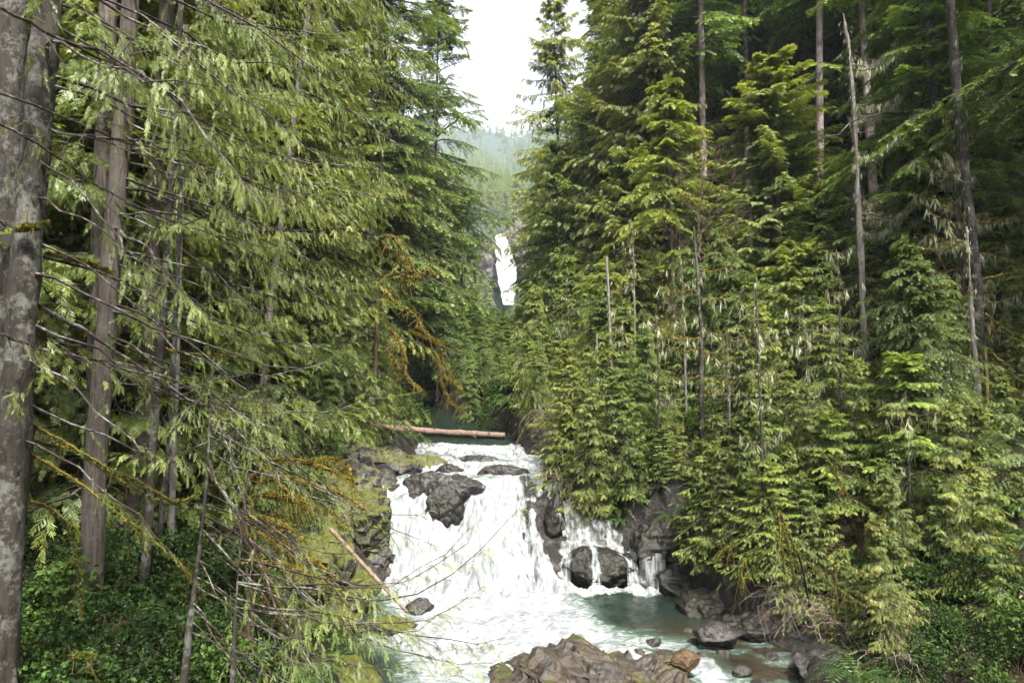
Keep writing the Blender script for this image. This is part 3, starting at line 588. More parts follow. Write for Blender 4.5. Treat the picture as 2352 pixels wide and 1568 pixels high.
# tree kinds: meshes are shared by the trees of a kind
CR, TK = {}, {}
CR['cedar_a'] = crown_mesh('crown', 1, 24, .04, 4.9, 'cedar', 190, J=22, K=7, size=.82, prof=.55)
CR['cedar_b'] = crown_mesh('crown', 2, 20, .03, 4.1, 'cedar', 165, J=20, K=7, size=.8, prof=.5)
CR['cedar_c'] = crown_mesh('crown', 3, 13, .03, 3.3, 'cedar', 120, J=18, K=6, size=.75, tint0=.48, prof=.55, dens=.85)
CR['cedar_young'] = crown_mesh('crown', 4, 6.5, .04, 2.1, 'cedar', 70, J=15, K=6, tint0=.52, size=.62, minsec=.2)
CR['fir_a'] = crown_mesh('crown', 5, 34, .20, 5.8, 'fir', 210, J=24, K=8, fol='fir', size=1.05, prof=.6)
CR['fir_b'] = crown_mesh('crown', 6, 30, .26, 4.9, 'fir', 170, J=22, K=8, fol='fir', size=1.0, prof=.65)
CR['fir_high'] = crown_mesh('crown', 7, 34, .50, 4.4, 'fir', 110, J=20, K=8, fol='fir', size=1.05, prof=.55)
CR['fir_high_b'] = crown_mesh('crown', 8, 32, .42, 3.9, 'hemlock', 110, J=20, K=8, fol='fir', size=1.0, prof=.55, dens=.85)
CR['hemlock_a'] = crown_mesh('crown', 9, 18, .04, 4.0, 'hemlock', 150, J=21, K=8, fol='fir', size=.85, prof=.7, tint0=.52)
CR['hemlock_b'] = crown_mesh('crown', 10, 11, .03, 3.0, 'hemlock', 115, J=18, K=7, fol='fir', size=.72, prof=.75, tint0=.56)
CR['far_a'] = crown_mesh('crown', 11, 28, .08, 4.6, 'fir', 95, lod='far', J=10, K=4, fol='fir', size=1.7, prof=.8, minsec=.8)
CR['far_b'] = crown_mesh('crown', 12, 24, .06, 4.0, 'cedar', 90, lod='far', J=9, K=4, fol='cedar', size=1.7, prof=.8, minsec=.8, tint0=.5)
for k, (H, r, mat) in {'t34': (34, .30, 'bark_far'), 't32': (32, .22, 'bark_far'), 't30': (30, .26, 'bark_far'), 't24': (24, .20, 'bark_red'), 't20': (20, .17, 'bark_red'), 't18': (18, .14, 'bark_far'), 't13': (13, .11, 'bark_red'), 't11': (11, .09, 'bark_far'), 't65': (6.5, .05, 'bark_red'), 't28': (28, .25, 'bark_far')}.items():
    TK[k] = trunk_mesh('trunk', H, r, hash(k) % 7 if False else int(k[1:]) % 7, mat, knots=int(H*.9) if H > 25 else 0)
KIND = {'cedar_a': 't24', 'cedar_b': 't20', 'cedar_c': 't13', 'cedar_young': 't65', 'fir_a': 't34', 'fir_b': 't30', 'fir_high': 't34', 'fir_high_b': 't32', 'hemlock_a': 't18', 'hemlock_b': 't11', 'far_a': 't28', 'far_b': 't24'}
HT = {'cedar_a': 24, 'cedar_b': 20, 'cedar_c': 13, 'cedar_young': 6.5, 'fir_a': 34, 'fir_b': 30, 'fir_high': 34, 'fir_high_b': 32, 'hemlock_a': 18, 'hemlock_b': 11, 'far_a': 28, 'far_b': 24}
print('kinds', round(time.time()-T0, 1))
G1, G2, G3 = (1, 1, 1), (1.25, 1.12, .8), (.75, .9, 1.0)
TREES = []                                       # (screen x, D, radius) for spacing
rngT = np.random.default_rng(77)
def T(kind, sx, D, label, name=None, top=None, sc=None, col=G1, group=None, z=None, rz=None, lean=None, cat='tree', tcol=(1, 1, 1), wide=1.):
    """a tree whose base stands at screen column sx, distance D; top = photo row of its tip"""
    X = (sx-1176)/F*D*1.0; z_ = gz(X, D)-.15 if z is None else z
    if top is not None: sc = (at(sx, top, D)[2]-z_)/HT[kind]
    sc = 1 if sc is None else sc
    TREES.append((X, D))
    wd = wide*(1.0 if kind[0] == 'f' else 1.18)
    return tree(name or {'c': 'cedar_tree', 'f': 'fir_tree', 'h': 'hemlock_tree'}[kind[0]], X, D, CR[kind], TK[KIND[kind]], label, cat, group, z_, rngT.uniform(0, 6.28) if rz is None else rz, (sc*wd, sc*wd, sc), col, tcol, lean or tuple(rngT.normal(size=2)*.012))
# --- both sides of the gap
T('fir_a', 862, 42, 'tall dark green fir on the left edge of the sky gap, gray trunk showing', top=-260, col=(1.05, 1.05, .95))
T('fir_b', 992, 50, 'narrow fir whose thin tip fades into the sky just left of the gap', top=-40, wide=.90)
T('hemlock_a', 960, 58, 'dense hemlock below the two firs, left of the distant falls', top=330)
T('cedar_b', 1058, 66, 'small conifer filling the left rim of the gap beside the distant falls', top=440, col=(.85, .95, .9))
T('hemlock_a', 1005, 47, 'dark hemlock behind the mossy branches, left of the river', top=520, col=(.8, .9, .9))
T('hemlock_b', 1085, 70, 'low conifer at the foot of the view to the distant falls, left side', top=650, col=(1.1, 1.05, .9))
T('cedar_a', 1298, 52, 'yellow green cedar with a thin pointed tip right of the sky gap', top=-10, col=G2, wide=.8)
T('fir_b', 1383, 60, 'thin fir tip standing behind the pointed cedar against the sky', top=-60)
T('cedar_b', 1285, 46, 'bright cedar right beside the distant falls, boughs reaching toward the gap', top=330, col=(1.0, 1.02, .9))
T('hemlock_a', 1238, 62, 'bluish green hemlock along the right rim of the distant falls', top=420, col=(.85, .98, .95))
T('hemlock_b', 1135, 58, 'light green young hemlock leaning over the river below the distant falls', top=735, col=(1.35, 1.25, 1.0))
T('hemlock_b', 1200, 50, 'bushy pale hemlock above the right end of the log', top=690, col=(1.3, 1.2, .95))
T('cedar_c', 1120, 47, 'small light green cedar beside the dark river bend', top=745, col=(1.1, 1.1, .95))
T('cedar_c', 1300, 40, 'leafy young cedar right of the log with downward boughs', top=600, col=(1.15, 1.1, .9))
T('cedar_c', 1215, 42, 'yellow green cedar boughs hanging near the right end of the log', top=770, col=(1.2, 1.15, .9))
T('hemlock_b', 1395, 33, 'young hemlock with fresh yellow green tiers in front of two thin pale trunks', top=590, col=(1.4, 1.3, .85))
for kd, sx, D, tp_, lb in [('hemlock_b', 1085, 52, 700, 'low hemlock at the river bend, left of the small light green cedar'), ('cedar_c', 1160, 53, 725, 'round topped cedar directly under the distant falls'), ('hemlock_b', 1110, 62, 715, 'small pale hemlock far up the river bend'), ('hemlock_a', 1222, 57, 650, 'pale hemlock stepping up the right side below the distant falls'), ('hemlock_b', 1165, 45.5, 745, 'bushy hemlock hanging over the water behind the right end of the log'), ('cedar_c', 1240, 40, 800, 'small cedar thick with light fronds above the right end of the log'), ('hemlock_b', 1050, 60, 690, 'dim hemlock at the back of the dark river bend'), ('cedar_c', 1148, 41.5, 810, 'low cedar skirt touching the right end of the log'), ('hemlock_b', 1020, 52, 730, 'dark low hemlock behind the mossy mounds'), ('cedar_b', 1130, 75, 705, 'distant cedar filling the notch under the falls')]:
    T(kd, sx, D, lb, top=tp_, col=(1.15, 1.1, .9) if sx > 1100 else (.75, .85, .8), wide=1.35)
# --- the right bank, nearer rows
RT = [('cedar_a', 1372, 46, 160, (1.0, 1.02, .9), 'full cedar just right of the pointed gap edge cedar'),
      ('cedar_b', 1455, 38, 330, (1.0, 1.0, .95), 'dense green cedar in front of the tall fir trunks, right of centre'),
      ('hemlock_a', 1550, 34, 180, (1.5, 1.35, .8), 'bright yellow green hemlock with layered boughs, upper centre right'),
      ('cedar_b', 1660, 36, 400, (.95, 1, .95), 'mid green cedar behind the bare reddish maple'),
      ('cedar_a', 1790, 33, 130, (1.1, 1.1, 1.0), 'tall drooping cedar in front of the thickest pale trunk'),
      ('cedar_b', 1905, 30, 420, (1.0, 1.0, .95), 'drooping cedar left of the broken pale snag'),
      ('cedar_c', 1730, 27, 640, (1.15, 1.1, .95), 'mid height cedar with pale fronds on the right bank'),
      ('cedar_c', 1840, 25, 560, (1.2, 1.15, 1.0), 'light fronded cedar leaning toward the snag base'),
      ('cedar_b', 2100, 27, 560, (.95, 1.0, .95), 'cedar between the pale snag and the dead silver spars'),
      ('cedar_young', 2085, 19.5, 815, (1.2, 1.3, 1.0), 'young bright green cedar standing alone before the dead spars'),
      ('cedar_c', 1640, 30, 720, (1.05, 1.05, .9), 'low cedar under the bare maple on the right bank'),
      ('cedar_c', 1560, 29, 760, (.9, .95, .85), 'shaded cedar behind the thin pale trunks, right of the cascade'),
      ('cedar_young', 1690, 22, 960, (1.35, 1.3, .95), 'small yellow green cedar overhanging the right bank above the pool'),
      ('cedar_young', 1900, 20, 950, (1.15, 1.15, .9), 'small cedar with drooping fronds in mid right bank'),
      ('cedar_c', 2250, 22, 830, (.95, 1.0, .9), 'wide cedar with boughs sweeping down at the right edge'),
      ('cedar_c', 2040, 19, 1010, (.9, .95, .85), 'low spreading cedar above the dark salal thicket'),
      ('cedar_c', 1480, 30, 860, (.9, .95, .85), 'dark lower cedar beside the side fall'),
      ('cedar_c', 1425, 26.5, 900, (1.0, 1.05, .85), 'dark cedar overhanging the black boulders of the side fall'),
      ('cedar_c', 1520, 24.8, 980, (.95, 1.0, .85), 'cedar drooping over the dark hollow right of the side fall'),
      ('cedar_c', 1610, 22, 1010, (1.1, 1.1, .85), 'cedar whose fronds brush the right end of the dark pool'),
      ('cedar_c', 1760, 19.5, 1060, (1.1, 1.1, .85), 'spreading cedar overhanging the shallow run on the right'),
      ('cedar_c', 1640, 25.5, 850, (1.0, 1.0, .9), 'dense cedar above the dark hollow on the right bank'),
      ('cedar_c', 1780, 23, 880, (1.05, 1.05, .9), 'cedar in the thick of the right bank below the pale fronded one'),
      ('cedar_c', 1960, 22.5, 930, (1.0, 1.0, .9), 'cedar hiding the foot of the broken pale snag'),
      ('cedar_c', 2190, 18.5, 1080, (.9, .95, .85), 'low cedar with sweeping boughs under the dead spars'),
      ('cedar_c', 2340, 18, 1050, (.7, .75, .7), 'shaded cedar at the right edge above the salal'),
      ('cedar_young', 1310, 27.5, 960, (1.1, 1.1, .9), 'stubby conifer overhanging the top of the side fall'),
      ('cedar_young', 1400, 26.3, 985, (1.0, 1.05, .85), 'drooping young cedar directly above the thin side fall'),
      ('hemlock_b', 1460, 25.6, 960, (1.0, 1.0, .8), 'young hemlock over the black wall right of the side fall'),
      ('cedar_young', 1545, 24.6, 1040, (1.05, 1.05, .85), 'small cedar whose boughs droop to the pool beside the last boulder'),
      ('cedar_young', 1350, 29, 930, (1.1, 1.05, .85), 'small ragged conifer overhanging the chute right of the falls'),
      ('fir_a', 2189, 26, -500, (1.15, 1.25, 1.0), 'huge dark fir towering over the dead spars at upper right'),
      ('fir_b', 2330, 30, -300, (1.0, 1.1, .95), 'dark fir at the far right edge with sky flecks behind'),
      ('hemlock_a', 2310, 24, 430, (1.0, 1.1, .95), 'shaded hemlock filling the right margin at mid height'),
      ('hemlock_a', 2170, 31, 380, (1.0, 1.1, .95), 'dark hemlock in the shade behind the dead spars')]
for k, sx, D, top, col, lb in RT: T(k, sx, D, lb, top=top, col=col, wide=1.5 if k == 'cedar_young' or 'overh' in lb or 'droop' in lb[:40] else 1.12)
# tall pale trunks of the right stand: (x at top row, x lower, row lower, D, radius, crown, label)
STEMS = [(1588, 1612, 520, 39, .25, 'tall gray trunk left of the bright hemlock boughs, upper centre right'),
         (1528, 1558, 620, 44, .22, 'slender gray trunk half hidden by cedar, left of the bare maple'),
         (1686, 1706, 360, 41, .22, 'straight gray trunk between two dark fir crowns, upper right'),
         (1752, 1778, 430, 42, .20, 'slim gray trunk left of the thickest pale trunk'),
         (1826, 1866, 480, 36, .26, 'thickest pale trunk of the right stand, pinkish gray bark'),
         (1917, 1931, 230, 46, .16, 'thin dark trunk left of the broken snag top'),
         (1962, 2000, 430, 35, .25, 'purplish gray trunk just behind the broken pale snag'),
         (2005, 2041, 400, 42, .17, 'thin spotted trunk right of the purplish gray one'),
         (2060, 2085, 400, 48, .17, 'dim trunk in the shaded gap right of the snag'),
         (1440, 1456, 500, 46, .15, 'thin trunk behind the full cedar right of centre'),
         (1630, 1650, 300, 52, .18, 'distant slim trunk between the first and second gray trunks'),
         (1880, 1896, 300, 50, .17, 'distant slim trunk right of the thickest pale trunk')]
for i, (x0, x1, yl, D, r, lb) in enumerate(STEMS):
    kind = 'fir_high' if i % 2 == 0 else 'fir_high_b'; A = at(x0, 0, D); B_ = at(x1, yl, D); d = (A-B_)/(A-B_)[2]; zb = None
    X = B_[0]; 
    for _ in range(3): zb = gz(X, D); X = B_[0]+d[0]*(zb-B_[2])
    tk = 't34' if i % 2 == 0 else 't32'; sc = r/({'t34': .30, 't32': .22}[tk])*1.15; sc = min(max(sc, .8), 1.25)
    o = tree('fir_tree', X, D, CR[kind], TK[tk], lb, 'tree', 'tall bare stemmed firs on the right slope', zb-.1, rngT.uniform(0, 6), (sc, sc, max(sc, 1.0)), (1.2, 1.3, 1.1), (1.7, 1.5, 1.5), (0, math.atan(d[0])))
    o.rotation_mode = 'XYZ'; TREES.append((X, D))
# --- forest behind, both slopes
def fill(n, xr, Dr, kinds, label, group, seed, colr=(.75, 1.0), mind=3.2, name=None):
    rng = np.random.default_rng(seed); k = 0; tries = 0
    while k < n and tries < n*60:
        tries += 1; X = rng.uniform(*xr); D = rng.uniform(*Dr)
        kd = kinds[rng.integers(len(kinds))]; sc = rng.uniform(.8, 1.15); r_ = {'fir_a': 5, 'fir_b': 4.3, 'cedar_a': 4.2, 'cedar_b': 3.6, 'far_a': 4.2, 'far_b': 3.8}.get(kd, 3.2)*sc
        z_ = gz(X, D); sx = px((X, D, z_+2))[0]; e1, e2 = px((X-r_, D, z_+2))[0], px((X+r_, D, z_+2))[0]
        if e2 > 1105 and e1 < 1240: continue
        if D > 12 and (sx < -500 or sx > 2900): continue
        if any((X-a_)**2+(D-b_)**2 < mind**2 for a_, b_ in TREES): continue
        TREES.append((X, D)); c = rng.uniform(*colr); 
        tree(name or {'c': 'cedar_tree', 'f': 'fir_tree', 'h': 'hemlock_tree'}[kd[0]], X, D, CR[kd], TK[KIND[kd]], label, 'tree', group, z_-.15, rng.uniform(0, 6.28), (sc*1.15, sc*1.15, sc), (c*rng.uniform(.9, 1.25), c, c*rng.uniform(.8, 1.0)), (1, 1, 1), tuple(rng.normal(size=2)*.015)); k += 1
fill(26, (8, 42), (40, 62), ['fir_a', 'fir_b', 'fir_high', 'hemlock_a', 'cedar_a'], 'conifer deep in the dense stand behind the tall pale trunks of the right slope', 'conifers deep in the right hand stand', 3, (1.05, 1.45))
fill(14, (7, 34), (43, 54), ['cedar_a', 'hemlock_a', 'cedar_b'], 'conifer woven into the green wall between the tall trunks of the right slope', 'conifers in the green wall of the right slope', 13, (.95, 1.25), 2.6)
fill(16, (10, 60), (62, 100), ['fir_b', 'fir_high', 'far_a'], 'hazy conifer closing the view at the back of the right slope', 'conifers at the back of the right slope', 4, (1.0, 1.4), 5, 'fir_tree')
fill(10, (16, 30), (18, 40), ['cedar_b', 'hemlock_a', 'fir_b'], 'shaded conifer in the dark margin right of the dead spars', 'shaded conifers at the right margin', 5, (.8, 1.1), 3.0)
fill(24, (-42, -7), (38, 62), ['fir_a', 'fir_b', 'fir_high', 'cedar_a', 'hemlock_a'], 'conifer in the dark stand behind the big cedars of the left bank', 'conifers deep in the left hand stand', 6, (.9, 1.25))
fill(12, (-60, -10), (62, 100), ['fir_b', 'far_a'], 'distant conifer glimpsed through the left stand', 'conifers at the back of the left slope', 7, (.7, 1.0), 5, 'fir_tree')
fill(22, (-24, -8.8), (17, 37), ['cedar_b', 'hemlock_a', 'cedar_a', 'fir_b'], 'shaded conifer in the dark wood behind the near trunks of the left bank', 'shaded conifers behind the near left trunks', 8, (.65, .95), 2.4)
print('trees', round(time.time()-T0, 1))
# --- the wooded gorge walls and hills up to and past the distant falls
rng = np.random.default_rng(12)
def farset(n, xr, Dr, label, group, sc=(.8, 1.3), col=(.8, 1.1), ok=None):
    k = 0; t = 0
    while k < n and t < n*40:
        t += 1; X = rng.uniform(*xr); D = rng.uniform(*Dr)
        if ok and not ok(X, D): continue
        kd = ('far_a', 'far_b')[int(rng.random() < .45)]; c = rng.uniform(*col); k += 1
        tree('conifer_tree', X, D, CR[kd], TK[KIND[kd]], label, 'tree', group, gz(X, D)-.3, rng.uniform(0, 6.28), rng.uniform(*sc), (c*rng.uniform(.9, 1.3), c*1.05, c*rng.uniform(.8, 1.1)), (1.2, 1.1, 1.1))
def walls(X, D):
    s_, _ = px((X+math.copysign(4, -X-4), D, 50)); s1 = px((X-4, D, 60))[0]; s2 = px((X+4, D, 60))[0]
    return (s2 < 1132 and s2 > 900) or (s1 > 1192 and s1 < 1420)
farset(26, (-45, 40), (100, 285), 'hazy conifer on the gorge side leading up to the distant falls', 'conifers along the gorge below the distant falls', ok=walls)
farset(46, (-40, 44), (312, 470), 'hazy conifer on the slope above the top of the distant falls', 'conifers above the distant falls', (.8, 1.25), (.9, 1.4))
def notch(X, D):
    s_ = px((X, D, 40))[0]; return 1118 < s_ < 1200 and px((X, D, gz(X, D)+9))[1] > 694
farset(46, (-16, 6), (95, 285), 'small conifer in the valley notch below the distant falls', 'conifers in the notch below the distant falls', (.2, .36), ok=notch)
def flank(X, D):
    s_ = px((X, D, 50))[0]; return 1075 < s_ < 1131 or 1196 < s_ < 1260
farset(26, (-28, 16), (200, 300), 'conifer clinging beside the foot of the distant falls', 'conifers flanking the distant falls', (.45, .8), ok=flank)
# far wood: reads as one mass
mbf = MB(); rf = np.random.default_rng(3); n = 2600; D = 470*np.exp(rf.random(n)*1.15); X = rf.uniform(-.22, .22, n)*D
Z = height(X, D); tp = TPL['fir', 'far']
for k in range(26):
    u = k/26; az = rf.random(n)*6.28; Lk = (5.5*(1-u)+.8)*rf.uniform(.7, 1.2, n)*(1+D/2500)
    place(mbf, *tp, np.stack([X, D, Z+2+u*26*(1+.2*np.sin(X))], -1), np.stack([np.cos(az), np.sin(az), -.25+0*az], -1), np.tile([0, 0, 1.], (n, 1)), Lk*1.0, np.clip(.45+.2*np.sin(X*3.1)+.25*u, 0, 1))
tag(link('distant_forest', mbf.mesh('distant_forest', [M['fir']], False)), kind='stuff')

# --- distant waterfall and its cliff
def sheet_px(name, L, Rr, D, mat, nr=60, nc=14, bulge=.8, rough=.3, label=None, cat=None):
    """a falling sheet at distance D, its edges given as photo points top to bottom"""
    L = resample(L, nr); Rr = resample(Rr, nr); jt = noise(stackz(np.arange(nr)*.35, np.zeros(nr)), 4); L[:, 0] += jt*1.5; Rr[:, 0] += noise(stackz(np.arange(nr)*.45, np.ones(nr)*5), 4)*1.8; V = np.zeros((nr, nc, 3)); u = np.linspace(0, 1, nc)
    for i in range(nr):
        for j in range(nc):
            x = L[i]*(1-u[j])+Rr[i]*u[j]; V[i, j] = at(x[0], x[1], D-bulge*math.sin(math.pi*u[j])-i/nr*6)
    V[..., 1] += fbm(V*[.8, .8, .15], 4, 5)*rough*3
    o = link(name, MB().add(V, gridq(nr, nc)).mesh(name, [M[mat]])); return o
o = sheet_px('waterfall', [(1139, 538), (1139, 600), (1143, 640), (1156, 700)], [(1161, 537), (1176, 580), (1187, 625), (1180, 700)], 293, 'white'); tag(o, kind='structure')
rock('cliff', at(1196, 575, 299), (8.5, 5, 11), .2, 201, 'rock_cliff', 6, .8, .14, 'gray brown crag at the right shoulder of the distant falls', 'cliff', cast=False)
rock('cliff', at(1128, 620, 300), (4.5, 5, 15), -.2, 203, 'rock_cliff', 6, .8, .14, 'gray cliff strip along the left side of the distant falls', 'cliff', cast=False)
rock('cliff', at(1160, 650, 302), (12, 5, 18), 0, 205, 'rock_cliff', 6, .7, .12, 'wet cliff face behind the distant falling water', 'cliff', cast=False)
print('far', round(time.time()-T0, 1))

# ------------------------------------------------------------------ near left bank: trunks, boughs, mossy limbs
def limb(pts, D0, D1=None, K=None):
    """path through photo points at distances D0..D1"""
    D1 = D0 if D1 is None else D1; n = len(pts)
    P = [at(p[0], p[1], D0+(D1-D0)*i/(n-1)) for i, p in enumerate(pts)]
    return resample(P, K or max(12, n*5))
def taper(K, r0, r1, p=1): return (r0+(r1-r0)*np.linspace(0, 1, K)**p)[None]
def twigs(mb, path, n, L, rng, r=.008, depth=2, down=.2, mat=0, spread=1., t0=.1, K=7, tips=None, curl=.35):
    """side twigs along one path, recursively; the tips are appended to tips"""
    P = np.asarray(path); t = rng.uniform(t0, 1, n); idx = t*(len(P)-1); i0 = np.minimum(idx.astype(int), len(P)-2); f = (idx-i0)[:, None]
    base = P[i0]*(1-f)+P[i0+1]*f; tan = nrm(P[i0+1]-P[i0]); rd = nrm(rng.normal(size=(n, 3)))
    d = nrm(tan*.55+rd*spread+np.array([0, 0, -down])); Ln = L*rng.uniform(.4, 1.2, n)*(1.1-.5*t); c = nrm(rng.normal(size=(n, 3)))*curl
    s_ = np.linspace(0, 1, K)[None, :, None]
    Q = base[:, None]+Ln[:, None, None]*(d[:, None]*s_+(c[:, None]+np.array([0, 0, -down*.6]))*s_**2)+rng.normal(size=(n, K, 3))*(Ln*.02)[:, None, None]*s_
    mb.add(*tubes(Q, (r*np.sqrt(Ln/L))[:, None]*np.linspace(1, .3, K)[None], 4 if r > .006 else 3), mat=mat)
    if tips is not None: tips.append(np.concatenate([Q[:, -1], d], 1))
    if depth > 1:
        for k in range(n): twigs(mb, Q[k], max(2, n//4 if n < 30 else 5), L*.42, rng, r*.55, depth-1, down, mat, spread, .2, 5, tips, curl)
rt = np.random.default_rng(2)
def tuft_tpl(m=7, wdt=.10, fan=1.2):
    sp = []
    for i in range(m):
        a_ = rt.uniform(-fan, fan); sp.append(((rt.uniform(-.1, .1), 0, 0), (math.cos(a_), math.sin(a_), rt.normal()*.5), (-math.sin(a_), math.cos(a_), rt.normal()*.4), rt.uniform(.5, 1), wdt, .5))
    return blades(sp), np.linspace(-.15, .15, m)
TT = [tuft_tpl() for _ in range(3)]; TUFT = (np.array([t[0] for t in TT]), TT[0][1])
TT = [tuft_tpl(5, .26, 1.5) for _ in range(3)]; LEAFT = (np.array([t[0] for t in TT]), TT[0][1])
TT = [tuft_tpl(5, .022, .22) for _ in range(3)]; STRAND = (np.array([t[0] for t in TT]), TT[0][1])
def mossy(mb, path, r, rng, n=90, size=.10, hang=.5, mat=1, t1=1.):
    P = np.asarray(path); idx = rng.uniform(0, t1, n)*(len(P)-1.01); i0 = idx.astype(int); f = (idx-i0)[:, None]; b = P[i0]*(1-f)+P[i0+1]*f
    d = rng.normal(size=(n, 3)); d[:, 2] = np.where(rng.random(n) < hang, -abs(d[:, 2])-1, d[:, 2]); d = nrm(d)
    place(mb, *TUFT, b+d*r*.6, d, rng.normal(size=(n, 3)), size*rng.uniform(.5, 1.3, n), .5+rng.normal(size=n)*.15, mat)

def near_trunk(pts, D, r0, r1, mat, seed, n=28, rough=.035, flare=.25, ext=23):
    """a trunk through photo points (top first); root at the ground"""
    P = limb(pts, D, K=90)[::-1]; z0 = gz(P[0][0], D); d = nrm(P[0]-P[8])
    P = np.concatenate([np.array([P[0]+d*(k*.25) for k in range(12, 0, -1)]), P]) if P[0][2] > z0-.2 else P
    top = P[-1]; u = nrm(P[-1]-P[-10]); P = np.concatenate([P, np.array([top+u*k*.5 for k in range(1, ext+1)])])
    rr = np.linspace(r0, r1, len(P))*(1+flare*np.exp(-np.maximum(P[:, 2]-z0, 0)/.6))
    v, q = tubes(P, rr, n); ctr = np.repeat(P, n, 0); nn = nrm(v-ctr)
    v = v+nn*(fbm(v*[5, 5, 1.4]+seed, 5, seed)*rough*1.6+(ridged(v*[9, 9, 1.6]+seed, 3, seed+2)-.6)*rough)[:, None]
    return MB().add(v, q).mesh('trunk', [M[mat]]), P
def near_tree(name, label, pts, D, r0, r1, mat, seed, boughs_=None, rough=.03, extra=None, col=(1, 1, 1), ext=23):
    me, P = near_trunk(pts, D, r0, r1, mat, seed, rough=rough, ext=ext)
    base = np.array([P[0][0], P[0][1], gz(P[0][0], P[0][1])])
    o = tag(link(name, None, loc=base), label, 'tree'); t = link('trunk', me, o); t.location = -Vector(base)
    if boughs_:
        rng = np.random.default_rng(seed+50); mb = MB()
        for bs in boughs_:
            n = bs['n']; zt = np.linspace(bs['y'][0], bs['y'][1], n)+rng.uniform(-15, 15, n)
            py = np.array([px(p)[1] for p in P]); o_ = np.argsort(py); P0 = np.stack([np.interp(zt, py[o_], P[o_, c]) for c in range(3)], -1)
            az = R_(1)*rng.uniform(*bs['az'], n); L = rng.uniform(*bs['L'], n); e0 = R_(1)*rng.uniform(*bs['e'], n)
            kw = {k: v for k, v in bs.items() if k not in ('n', 'y', 'az', 'L', 'e')}
            boughs(mb, P0, az, L, e0, 'cedar', rng, 'near', **kw)
        c = link('crown', mb.mesh('crown', [M['cedar'], M['bark_branch'], M['bark_red']], False), o); c.location = -Vector(base); c.color = (*col, 1)
    if extra: extra(o, base, P)
    return o
NB = dict(size=.50, wood=.0062, minsec=.25, secf=.30, clump=.75, spd=(-1.1, -.15))
near_tree('conifer_tree', 'big rough gray trunk blotched with white lichen at the left edge', [(112, -10), (86, 300), (64, 520), (48, 800), (32, 1010), (8, 1400), (-2, 1600)], 9.2, .19, .165, 'bark_gray', 3,
          [dict(n=16, y=(-420, 160), az=(-50, 28), L=(3.4, 5.2), e=(-24, -6), J=30, K=8, bare=.40, dens=.8, tint0=.54, **NB),
           dict(n=10, y=(180, 1000), az=(-50, 30), L=(2.2, 4.0), e=(-26, -10), J=14, K=5, bare=.5, dens=.28, tint0=.4, **NB)], rough=.035)
near_tree('conifer_tree', 'dim dark trunk at the far left edge, partly behind the lichen blotched one', [(30, -10), (18, 400), (0, 900), (-25, 1400)], 12, .22, .2, 'bark_gray', 5)
near_tree('cedar_tree', 'straight cedar trunk with stringy vertical bark, standing second from the left', [(300, 0), (286, 240), (262, 520), (241, 800), (223, 1010), (212, 1250), (200, 1500)], 13, .195, .15, 'bark_cedar', 7,
          [dict(n=22, y=(-520, 200), az=(-60, 50), L=(3.6, 5.6), e=(-22, -2), J=32, K=9, bare=.36, dens=.85, tint0=.58, **NB),
           dict(n=14, y=(220, 560), az=(-50, 30), L=(3.8, 5.4), e=(-20, -4), J=28, K=8, bare=.50, dens=.75, tint0=.62, **NB),
           dict(n=9, y=(570, 860), az=(-40, 30), L=(3.2, 5.0), e=(-18, -4), J=22, K=7, bare=.52, dens=.5, tint0=.64, **NB)], rough=.016)
near_tree('cedar_tree', 'dark cedar trunk just behind the stringy barked one', [(248, 0), (240, 300), (228, 700), (215, 1100), (205, 1300)], 17, .24, .2, 'bark_cedar', 9, rough=.02)
near_tree('cedar_tree', 'reddish cedar trunk whose foot curves left, third large trunk from the left', [(372, 200), (354, 500), (343, 760), (328, 1000), (312, 1120), (291, 1215)], 18, .235, .19, 'bark_cedar', 11,
          [dict(n=26, y=(-500, 420), az=(-50, 50), L=(3.4, 6.0), e=(-22, 0), J=30, K=8, bare=.2, tint0=.58, **NB)], rough=.018, col=(1.05, 1.02, .9))
near_tree('alder_tree', 'slender white spotted trunk in front of the reddish cedar trunk', [(404, 220), (388, 500), (372, 760), (350, 1040), (338, 1250), (323, 1405)], 13.6, .082, .055, 'bark_gray', 13, rough=.008, ext=5)
near_tree('alder_tree', 'thin spotted stem right of the white spotted trunk, leaning left at its foot', [(420, 300), (405, 700), (391, 1000), (375, 1150), (356, 1320)], 15, .062, .045, 'bark_gray', 15, rough=.008, ext=5)
near_tree('alder_tree', 'thin straight pinkish stem right of the spotted pair', [(412, 640), (405, 900), (399, 1050), (394, 1205)], 16.5, .07, .05, 'bark_far', 17, rough=.008, ext=5)
near_tree('cedar_tree', 'slim dark trunk amid the twiggy red brown boughs at lower left', [(486, 900), (482, 960), (476, 1100), (456, 1280), (437, 1430), (420, 1580)], 9.6, .055, .006, 'bark_gray', 19,
          [dict(n=13, y=(900, 1200), az=(-50, 36), L=(2.4, 3.9), e=(-40, -16), J=20, K=6, bare=.35, dens=.32, tint0=.66, wmat=1, upk=.5, size=.40, wood=.0042, minsec=.2, secf=.34, clump=.7),
           dict(n=11, y=(1200, 1440), az=(-60, 20), L=(1.6, 2.9), e=(-36, -10), J=18, K=5, bare=.3, dens=.28, tint0=.68, wmat=1, upk=.4, size=.36, wood=.0042, minsec=.2, secf=.34, clump=.7),
           dict(n=8, y=(880, 1000), az=(-100, 60), L=(1.0, 2.2), e=(-20, 10), J=18, K=6, bare=.25, dens=.8, tint0=.64, wmat=1, upk=.4, size=.36, wood=.0042, minsec=.2, secf=.34, clump=.7)], rough=.01, ext=1)
